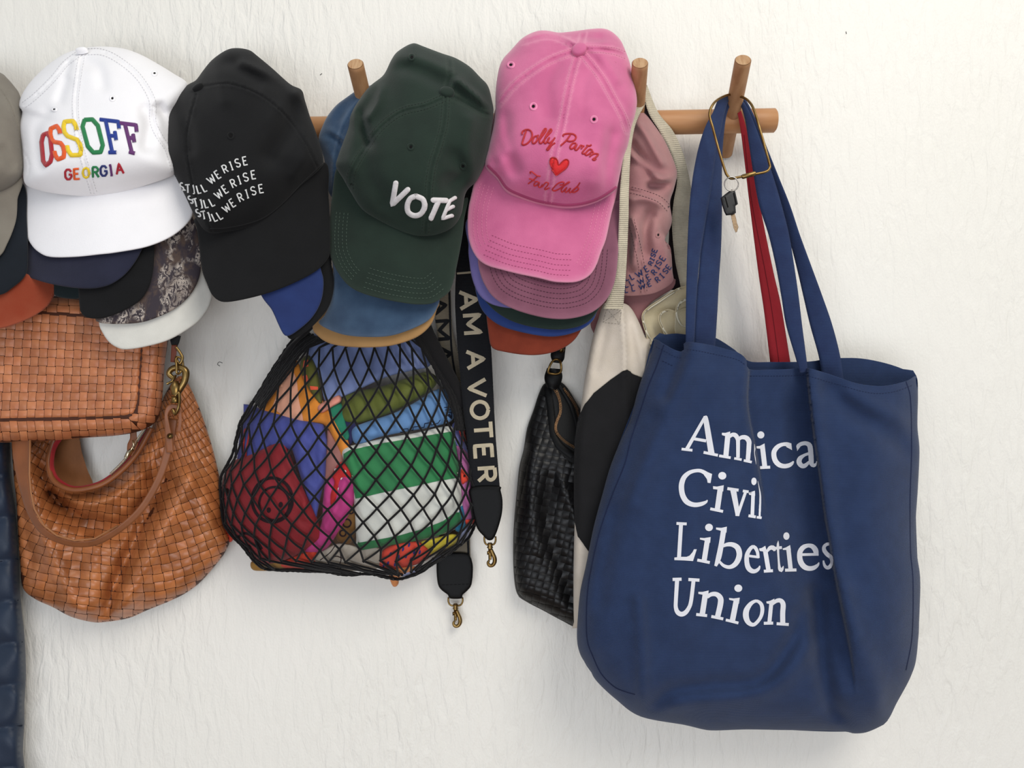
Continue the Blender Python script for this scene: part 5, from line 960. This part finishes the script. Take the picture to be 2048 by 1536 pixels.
# ------------------------------------------------------------------ navy tote
NC = mat('navy_canvas', (39, 58, 96), .88, .03, 60, .5, 1000, sheen=.12, rgb2=(35, 53, 89), wave=(330, 'Z'), bdist=.0005, dk=.84)
t = Thing('tote_bag', 'navy canvas tote printed with four lines of white serif words', 'bag', (1500, 1050, .1))
front_o = [(1307, 679), (1328, 688), (1346, 698), (1362, 703), (1368, 699), (1367, 688), (1372, 684), (1391, 685), (1422, 690), (1452, 698), (1476, 705), (1492, 718), (1498, 738), (1540, 739), (1580, 738), (1613, 736), (1646, 744), (1679, 755), (1712, 766), (1755, 772), (1785, 769), (1815, 761), (1833, 753),
           (1836, 791), (1835, 852), (1839, 900), (1836, 973), (1832, 1034), (1832, 1078), (1835, 1116), (1840, 1151), (1840, 1201), (1834, 1306), (1822, 1352), (1794, 1405), (1773, 1443), (1738, 1463), (1710, 1467), (1688, 1463), (1632, 1461), (1560, 1460), (1492, 1459), (1432, 1461), (1407, 1459), (1369, 1450), (1281, 1433), (1231, 1398), (1193, 1362), (1179, 1338), (1161, 1310), (1154, 1278), (1156, 1229), (1161, 1180), (1172, 1130), (1187, 1055), (1206, 984), (1221, 932), (1241, 882), (1261, 837), (1273, 791), (1285, 752), (1298, 716)]
sides = front_o[22:] + [front_o[0]]
LE = [(1495, 715), (1496, 740), (1493, 797), (1497, 837), (1506, 882), (1514, 928), (1523, 988), (1532, 1033), (1545, 1080)]
RE = [(1614, 730), (1620, 791), (1631, 882), (1640, 943), (1652, 1034), (1660, 1078), (1668, 1130), (1682, 1200), (1700, 1289), (1708, 1341), (1712, 1390)]
TF = [([(1366, 690), (1350, 740), (1330, 790)], 14, -.005), ([(1385, 700), (1365, 760), (1320, 850), (1260, 1000)], 30, .008), ([(1312, 840), (1270, 930), (1215, 1090), (1200, 1200)], 20, -.004), ([(1430, 760), (1440, 860), (1450, 960)], 40, .004), ([(1281, 1420), (1285, 1330), (1278, 1200)], 14, .006), ([(1300, 1430), (1340, 1385), (1420, 1372), (1520, 1360), (1580, 1290), (1600, 1230)], 16, -.006),
      ([(1330, 1425), (1380, 1400), (1480, 1390), (1560, 1360), (1620, 1290)], 22, .005), ([(1632, 1190), (1640, 1300), (1660, 1400), (1690, 1458)], 20, -.010), ([(1690, 1180), (1720, 1290), (1760, 1400), (1772, 1440)], 28, .007), ([(1660, 780), (1720, 830), (1790, 880), (1830, 905)], 22, -.005), ([(1700, 790), (1760, 820), (1825, 850)], 18, .004), ([(1745, 900), (1740, 1100), (1760, 1250)], 50, .005), ([(1530, 1050), (1545, 1150), (1600, 1230)], 30, .004), ([(1395, 960), (1370, 1100), (1360, 1250)], 45, .004)]
LEd, REd = cr_open(LE, 6), cr_open(RE, 6); Lx = lambda y: np.interp(y, LEd[:, 1], LEd[:, 0]); Rx = lambda y: np.interp(y, REd[:, 1], REd[:, 0])
def tote(P, d):
    x, y = P[:, 0], P[:, 1]
    z = .080 + .048 * prof(d, 130) + .012 * sstep(800, 1250, y) * prof(d, 60)
    rec = sstep(-1, 5, x - Lx(y)) * np.interp(y, [700, 900, 1080], [.034, .024, 0]) 
    recR = sstep(1, -5, x - Rx(y)) * sstep(-160, -20, x - Rx(y)) * np.interp(y, [700, 1150, 1390], [.036, .030, 0])
    in_l = (x < Rx(y)); a = np.where(in_l, rec, 0); both = np.maximum(a, recR)
    lip = .003 * np.exp(-((x - Lx(y) + 9) / 9) ** 2) * np.interp(y, [700, 1000, 1080], [1, 1, 0]) + .004 * np.exp(-((x - Rx(y) - 12) / 12) ** 2) * np.interp(y, [700, 1250, 1380], [1, 1, 0])
    hem = -.0007 * np.exp(-((d - 8) / 2.2) ** 2)
    return z - both + lip + folds(P, TF) * sstep(0, 40, d) * 1.5 + wob(P, 70, .0016, 2) * sstep(0, 40, d) + hem
def epts(E): return np.vstack([np.array(E)[:, :2] + (k, 0) for k in (-9, -5, -2.5, 0, 2.5, 5, 9)])
_o = cr_closed(front_o, 6)
E = np.vstack([epts(LEd), epts(REd)]); E = E[inside(E, _o)]; E = E[poly_dist(E, _o, True) > 6]
V2, T = mesh2d(_o, 8, (1.5, 4, 8, 13), E)
dist = poly_dist(V2, cr_open(sides, 6)); fd = tote(V2, dist); n = len(V2)
ec = {}
for q in T:
    for a, b in ((q[0], q[1]), (q[1], q[2]), (q[2], q[0])):
        if (b, a) in ec: del ec[(b, a)]
        else: ec[(a, b)] = 1
make('front_panel', np.vstack([W(V2[:, 0], V2[:, 1], fd), W(V2[:, 0], V2[:, 1], fd - .0022)]), [(q[2], q[1], q[0]) for q in T] + [(q[0] + n, q[1] + n, q[2] + n) for q in T] + [(a, b, b + n, a + n) for a, b in ec], NC, t)
TS = Surf(W(V2[:, 0], V2[:, 1], fd), T)
back_o = [(1307, 677), (1331, 669), (1355, 667), (1373, 669), (1410, 671), (1434, 677), (1470, 700), (1497, 722), (1540, 724), (1618, 723), (1650, 718), (1682, 716), (1724, 717), (1770, 726), (1806, 738), (1833, 752), (1834, 852), (1837, 900), (1832, 1034), (1838, 1201), (1832, 1306), (1792, 1403), (1738, 1460), (1500, 1456), (1369, 1447), (1283, 1430), (1195, 1360), (1156, 1278), (1174, 1130), (1223, 932), (1275, 791)]
solid('back_panel', back_o, lambda P, d: .074 + 0 * d, .0025, NC, t, 14)
SMN = mat('navy_seam', (26, 38, 74), .9, sheen=.05)
mb = MB(); mb.ribbon(TS, [(1328, 690), (1314, 731), (1298, 770), (1279, 828), (1262, 880), (1250, 927), (1224, 992), (1200, 1062), (1182, 1140), (1174, 1200), (1174, 1275), (1186, 1313), (1203, 1348), (1228, 1373), (1250, 1383), (1270, 1389)], 2.2, .0001, .0007)
mb.obj('side_seam', SMN, t)
mb = MB(); mb.ribbon(TS, [(1812, 763), (1821, 800), (1823, 900), (1820, 1000), (1821, 1100), (1826, 1165), (1824, 1271), (1812, 1340)], 2.0, .0001, .0006); mb.obj('side_seam', SMN, t)
mb = MB()
for pth in ([(1312, 694), (1330, 703), (1352, 714), (1366, 715)], [(1374, 700), (1392, 701), (1450, 713), (1476, 720), (1490, 730)], [(1500, 752), (1560, 752), (1612, 750)], [(1618, 752), (1679, 770), (1740, 786), (1785, 784), (1826, 770)]): mb.dashes(TS, pth, 3.4, 2.4, .8)
mb.dashes(TS, [(1325, 722), (1346, 732)], 4, 2, 1.2); mb.obj('hem_stitching', SMN, t, stuff=True)
HN = mat('navy_strap_canvas', (38, 57, 98), .85, .03, 60, .5, 1000, sheen=.12, rgb2=(34, 50, 90), wave=(330, 'Z'), bdist=.0005, dk=.84)
def strap(S_, nm='handle', m=HN, lab=None): mb = MB(); s = mb.band(S_, .0022, n=7, bow=.0012); mb.obj(nm, m, t, label=lab); return s
strap([(1452, 190, 1462, 196, .072, .066), (1436, 200, 1456, 205, .080, .074), (1426, 224, 1448, 232, .086, .080), (1412, 250, 1442, 262, .090, .084), (1400, 284, 1434, 290, .092, .088), (1390, 327, 1429, 330, .094, .090), (1382, 379, 1422, 380, .096, .092), (1377, 440, 1412, 440, .098, .094), (1374, 517, 1400, 517, .1, .096), (1372, 600, 1393, 600, .101, .098), (1371, 700, 1388, 700, .100, .098)])
s2 = strap([(1458, 190, 1468, 192, .066, .062), (1446, 204, 1462, 206, .070, .066), (1436, 236, 1452, 236, .074, .070), (1428, 290, 1446, 290, .080, .074), (1420, 340, 1444, 340, .084, .076), (1412, 431, 1444, 431, .088, .080), (1402, 500, 1442, 500, .090, .084), (1396, 560, 1438, 560, .092, .086), (1391, 620, 1435, 620, .093, .087), (1387, 700, 1430, 702, .094, .088)])
strap([(1470, 192, 1480, 196, .062, .066), (1480, 208, 1492, 210, .068, .074), (1490, 240, 1506, 240, .074, .080), (1498, 290, 1524, 288, .080, .086), (1507, 350, 1544, 345, .084, .090), (1518, 410, 1562, 405, .088, .093), (1537, 470, 1578, 468, .090, .095), (1551, 530, 1588, 528, .092, .096), (1562, 590, 1597, 590, .094, .098), (1572, 650, 1604, 648, .096, .100), (1590, 712, 1612, 710, .099, .102), (1600, 745, 1616, 744, .102, .104)])
strap([(1476, 188, 1486, 192, .058, .060), (1487, 204, 1498, 210, .062, .066), (1500, 240, 1514, 244, .068, .074), (1516, 290, 1536, 300, .072, .080), (1536, 350, 1558, 355, .074, .084), (1556, 405, 1580, 410, .076, .086), (1576, 470, 1600, 470, .078, .087), (1592, 530, 1622, 530, .079, .087), (1606, 590, 1644, 590, .080, .086), (1620, 650, 1664, 648, .081, .085), (1638, 716, 1680, 710, .082, .084), (1645, 770, 1688, 765, .080, .082)])

PW = mat('white_screen_print', (226, 226, 232), .75, .01, 40, .15, 900, sheen=0)
o1, o2, o3, o4, o5, o6 = (1340, 810, 10.24), (1480, 830, 10.24), (1340, 930, 10.24), (1330, 1030, 10.24), (1480, 1030, 10.24), (1330, 1140, 7.585)
def letter(o, nm, items, rline=True):
    mb = MB(); k = o[2]
    for it in items:
        if it[0] == 'p': mb.fill(TS, Z(it[1], *o), .0005, 5)
        elif it[0] == 'e': _, cx, cy, rx, ry = it; mb.fill(TS, Z([(cx + rx * math.cos(q), cy + ry * math.sin(q)) for q in np.linspace(0, 2 * math.pi, 22, endpoint=False)], *o), .0005, 5)
        elif it[0] == 'l': mb.ribbon(TS, Z(it[2], *o), it[1] / k, .0005, 0, False, 5)
        else:
            P = [(o[0] + p[0] / k, o[1] + p[1] / k, p[2] / k) for p in it[1]]; mb.ribbon(TS, P, 1, .0005, 0, len(P) > 2, 3, closed=(it[0] == 'c'))
    mb.obj('printed_letter', PW, t, label='white printed letter ' + nm)
letter(o1, 'A', [('v', [(722, 235, 60), (345, 900, 76)]), ('v', [(715, 222, 60), (740, 330, 105), (850, 1000, 125)]), ('l', 62, [(480, 690), (740, 735)]), ('l', 55, [(235, 902), (458, 928)]), ('l', 58, [(687, 970), (980, 1030)])])
letter(o1, 'm', [('l', 105, [(1182, 600), (1140, 1050)]), ('p', [(1060, 568), (1130, 570), (1228, 542), (1225, 660), (1135, 640), (1060, 615)]), ('l', 55, [(1003, 1040), (1238, 1080)]), ('v', [(1200, 660, 60), (1270, 608, 80), (1340, 625, 95), (1382, 700, 85), (1388, 800, 78), (1387, 1080, 72)]), ('l', 50, [(1310, 1092), (1462, 1120)]), ('v', [(1400, 705, 60), (1460, 662, 80), (1550, 668, 95), (1608, 740, 98), (1610, 850, 92), (1590, 1140, 90)]), ('l', 52, [(1505, 1135), (1670, 1170)])])
letter(o1, 'e, a sliver at the fold', [('v', [(1718, 800, 8), (1728, 890, 24), (1722, 980, 14), (1740, 1100, 16), (1756, 1215, 5)])])
letter(o2, 'i', [('e', 423, 408, 73, 73), ('l', 100, [(455, 640), (505, 1070)]), ('p', [(327, 640), (400, 635), (500, 582), (510, 700), (410, 690), (330, 685)]), ('l', 60, [(400, 1080), (615, 1070)])])
letter(o2, 'c', [('p', [(985, 568), (1045, 580), (1060, 720), (940, 655), (930, 600)]), ('v', [(1010, 620, 90), (960, 600, 84), (870, 602, 75), (770, 650, 90), (700, 740, 100), (692, 840, 102), (725, 945, 105), (800, 1022, 100), (900, 1048, 90), (1000, 1030, 85), (1065, 985, 60), (1090, 945, 24)])])
letter(o2, 'a', [('p', [(1145, 630), (1190, 592), (1260, 610), (1165, 740)]), ('v', [(1180, 640, 80), (1250, 592, 80), (1350, 580, 85), (1425, 630, 105), (1448, 780, 105), (1455, 900, 105), (1465, 1000, 95), (1510, 1035, 75), (1560, 1000, 50), (1580, 945, 24)]), ('v', [(1420, 785, 60), (1310, 825, 60), (1225, 890, 95), (1205, 970, 108), (1260, 1040, 95), (1330, 1035, 85), (1420, 955, 50)])])
letter(o3, 'C', [('p', [(730, 130), (860, 185), (828, 370), (768, 362), (755, 290), (690, 200)]), ('v', [(760, 190, 90), (640, 125, 75), (530, 118, 70), (400, 155, 80), (295, 245, 98), (245, 360, 108), (235, 480, 110), (260, 620, 110), (330, 740, 110), (430, 800, 100), (540, 815, 92), (660, 790, 80), (740, 750, 50), (762, 715, 18)])])
letter(o3, 'i', [('e', 1067, 220, 82, 78), ('p', [(878, 432), (960, 440), (1098, 412), (1085, 540), (965, 500), (880, 490)]), ('l', 108, [(1028, 470), (962, 930)]), ('l', 58, [(820, 895), (1083, 950)])])
letter(o3, 'v', [('l', 60, [(1170, 480), (1400, 515)]), ('v', [(1288, 500, 120), (1372, 950, 95), (1376, 1045, 76)]), ('l', 60, [(1545, 545), (1385, 1020)]), ('l', 55, [(1487, 530), (1605, 548)])])
letter(o3, 'i', [('e', 1714, 335, 52, 77), ('p', [(1608, 565), (1735, 525), (1740, 630), (1615, 610)]), ('l', 75, [(1700, 580), (1682, 1050)]), ('l', 58, [(1605, 1040), (1755, 1065)])])
letter(o3, 'l, narrowed by the fold', [('v', [(1790, 330, 7), (1815, 450, 16), (1838, 600, 32), (1840, 750, 38), (1832, 1060, 40)]), ('l', 50, [(1774, 1070), (1872, 1084)])])
letter(o4, 'L', [('l', 58, [(235, 172), (443, 182)]), ('l', 80, [(328, 190), (285, 890)]), ('p', [(192, 870), (320, 855), (440, 855), (500, 830), (560, 760), (590, 700), (647, 700), (570, 942), (400, 930), (192, 922)])])
letter(o4, 'i', [('e', 897, 253, 80, 76), ('p', [(712, 465), (800, 470), (932, 450), (920, 570), (795, 520), (712, 500)]), ('l', 104, [(866, 500), (795, 950)]), ('l', 60, [(657, 920), (913, 972)])])
letter(o4, 'b', [('p', [(1042, 255), (1150, 262), (1265, 238), (1255, 360), (1130, 320), (1042, 295)]), ('v', [(1200, 290, 108), (1150, 600, 106), (1092, 880, 108), (1032, 1045, 56)]), ('v', [(1180, 640, 50), (1270, 603, 78), (1380, 605, 95), (1480, 665, 112), (1520, 780, 116), (1500, 900, 112), (1430, 1010, 100), (1320, 1065, 78), (1200, 1035, 65), (1110, 950, 50)])])
letter(o5, 'e', [('l', 52, [(170, 835), (385, 862)]), ('v', [(372, 880, 60), (355, 760, 66), (310, 670, 72), (255, 650, 72), (190, 715, 80), (142, 820, 92), (137, 950, 98), (165, 1070, 105), (230, 1138, 98), (310, 1148, 80), (380, 1100, 60), (405, 1038, 22)])])
letter(o5, 'r', [('p', [(388, 685), (440, 675), (512, 630), (545, 760), (400, 735)]), ('l', 90, [(508, 710), (578, 1130)]), ('l', 60, [(485, 1150), (668, 1140)]), ('v', [(540, 770, 24), (585, 695, 70), (635, 665, 90), (685, 685, 95), (700, 738, 40)])])
letter(o5, 't', [('v', [(775, 525, 6), (768, 620, 50), (775, 800, 42), (790, 1000, 45), (805, 1100, 68), (835, 1135, 72), (865, 1090, 46), (880, 1045, 14)]), ('l', 58, [(710, 682), (850, 665)])])
letter(o5, 'i', [('e', 942, 432, 63, 77), ('p', [(867, 685), (930, 665), (1018, 615), (1035, 720), (870, 715)]), ('l', 90, [(982, 680), (1030, 1120)]), ('l', 62, [(915, 1130), (1148, 1125)])])
letter(o5, 'e', [('l', 56, [(1240, 812), (1605, 804)]), ('v', [(1555, 820, 90), (1542, 720, 112), (1480, 645, 98), (1390, 625, 80), (1290, 662, 98), (1225, 750, 104), (1215, 860, 108), (1240, 970, 112), (1310, 1060, 110), (1410, 1095, 98), (1510, 1078, 88), (1590, 1020, 55), (1612, 970, 20)])])
letter(o5, 's, half under the fold', [('v', [(1838, 592, 60), (1780, 597, 66), (1722, 645, 72), (1722, 720, 85), (1780, 800, 90), (1860, 860, 95), (1882, 950, 70), (1862, 1030, 80), (1800, 1080, 75), (1740, 1050, 64), (1712, 980, 46), (1705, 930, 32)])])
letter(o6, 'U', [('l', 48, [(115, 142), (250, 138)]), ('l', 48, [(352, 142), (520, 153)]), ('v', [(182, 160, 62), (165, 450, 58), (163, 560, 60), (188, 635, 70), (240, 668, 74), (300, 650, 70), (355, 580, 60), (392, 470, 58), (430, 160, 58)])])
letter(o6, 'n', [('p', [(503, 330), (570, 330), (660, 308), (650, 410), (575, 375), (503, 360)]), ('l', 82, [(612, 350), (560, 690)]), ('l', 45, [(470, 672), (636, 690)]), ('v', [(635, 410, 50), (700, 367, 62), (780, 368, 72), (838, 425, 85), (838, 520, 85), (792, 725, 82)]), ('l', 45, [(700, 702), (882, 740)])])
letter(o6, 'i', [('e', 1110, 275, 60, 56), ('p', [(970, 422), (1040, 430), (1132, 418), (1120, 510), (1035, 465), (972, 450)]), ('l', 82, [(1083, 450), (1020, 770)]), ('l', 42, [(920, 755), (1112, 802)])])
letter(o6, 'o', [('c', [(1400, 470, 46), (1460, 520, 58), (1474, 620, 58), (1440, 730, 52), (1350, 825, 55), (1270, 800, 72), (1228, 715, 88), (1232, 615, 86), (1285, 525, 66), (1345, 478, 50)])])
letter(o6, 'n', [('p', [(1535, 475), (1590, 465), (1658, 432), (1650, 530), (1575, 510), (1540, 505)]), ('l', 60, [(1612, 480), (1580, 800)]), ('l', 45, [(1497, 806), (1638, 803)]), ('v', [(1640, 505, 40), (1690, 465, 60), (1750, 462, 66), (1788, 520, 76), (1782, 650, 76), (1782, 812, 76)]), ('l', 45, [(1690, 812), (1872, 824)])])

# --- red handle behind the navy straps
t = Thing('bag_strap', 'bright red flat strap hanging between the navy tote handles', 'strap', (1500, 450, .05))
mb = MB(); s = mb.band([(1466, 205, 1474, 206, .060, .060), (1474, 222, 1483, 224, .063, .063), (1482, 267, 1496, 270, .063, .063), (1491, 340, 1509, 340, .060, .060), (1498, 400, 1518, 400, .056, .056), (1516, 541, 1545, 535, .045, .045), (1528, 623, 1562, 610, .045, .045), (1540, 723, 1580, 720, .045, .045), (1548, 800, 1592, 800, .045, .045)], .002)
mb.obj('strap', mat('red_canvas', (170, 32, 44), .85, .03, 40, .4, 900, sheen=.15), t)
mb = MB(); mb.ribbon(s, [(1488, 270), (1503, 400), (1530, 541), (1544, 623), (1560, 740)], 1.4, .0002, .0003); mb.obj('centre_seam', mat('dark_red_thread', (120, 18, 30), .9, sheen=0), t)

# --- carabiner with key
t = Thing('key_ring', 'brass wire key loop hanging over the rightmost peg', 'key ring', (1470, 200, .11))
wire('wire_loop', [(1465, 189, .078), (1447, 193, .088), (1428, 206, .104), (1419, 228, .108), (1426, 257, .110), (1437, 298, .112), (1449, 338, .114), (1454, 350, .115), (1462, 357, .115), (1475, 355, .115), (1500, 350, .116), (1530, 344, .116), (1539, 336, .115), (1538, 324, .114), (1523, 270, .112), (1508, 220, .106), (1497, 202, .094), (1484, 194, .084)], .0014, BR, t, True)
mb = MB(); mb.tube(W(np.array([1484, 1485, 1509, 1511]), np.array([354, 353.7, 347, 346.7]), np.full(4, .1165)), [.0020, .0025, .0025, .0020], 14); mb.obj('sleeve', BR, t)
t = Thing('key', 'black-headed steel key dangling from the brass key loop', 'key', (1460, 410, .115))
wire('split_ring', [(1463 + 14 * math.cos(a), 368 + 14 * math.sin(a), .117) for a in np.linspace(0, 2 * math.pi, 14, endpoint=False)], .0007, mat('steel', (190, 186, 180), .3, metal=1, sheen=0), t, True)
KP = mat('black_plastic', (20, 20, 22), .45, .02, 50, .05, sheen=0, spec=.5)
_, s = solid('key_head', [(1441, 396), (1452, 387), (1463, 379), (1470, 381), (1473, 394), (1476, 408), (1471, 412), (1472, 426), (1464, 430), (1452, 431), (1448, 423), (1444, 410)], lambda P, d: .1135 + .0035 * prof(d, 4), .006, KP, t, 4, osm=False, rings=(1.2, 3))
mb = MB(); mb.fill(s, [(1449, 394), (1451, 393), (1457, 414), (1455, 416)], .0003, 3); mb.fill(s, [(1466, 386), (1468, 385), (1473, 408), (1471, 409)], .0003, 3); mb.obj('grip_slot', dark, t)
solid('key_blade', [(1461, 428), (1469, 426), (1472, 436), (1474, 446), (1477, 454), (1474, 464), (1471, 465), (1467, 456)], lambda P, d: .112 + 0 * d, .0022, mat('worn_nickel', (176, 150, 122), .35, .05, 80, .2, 300, metal=1, sheen=0), t, 3, osm=False, rings=(1,))

for o in bpy.data.objects:
    if '_off' in o: del o['_off']
    if o.get('category') == 'cap': o['group'] = 'baseball caps stacked on the pegs'
    if o.name.startswith(('folded_', 'rolled_')): o['group'] = 'folded bags and cloths inside the net bag'
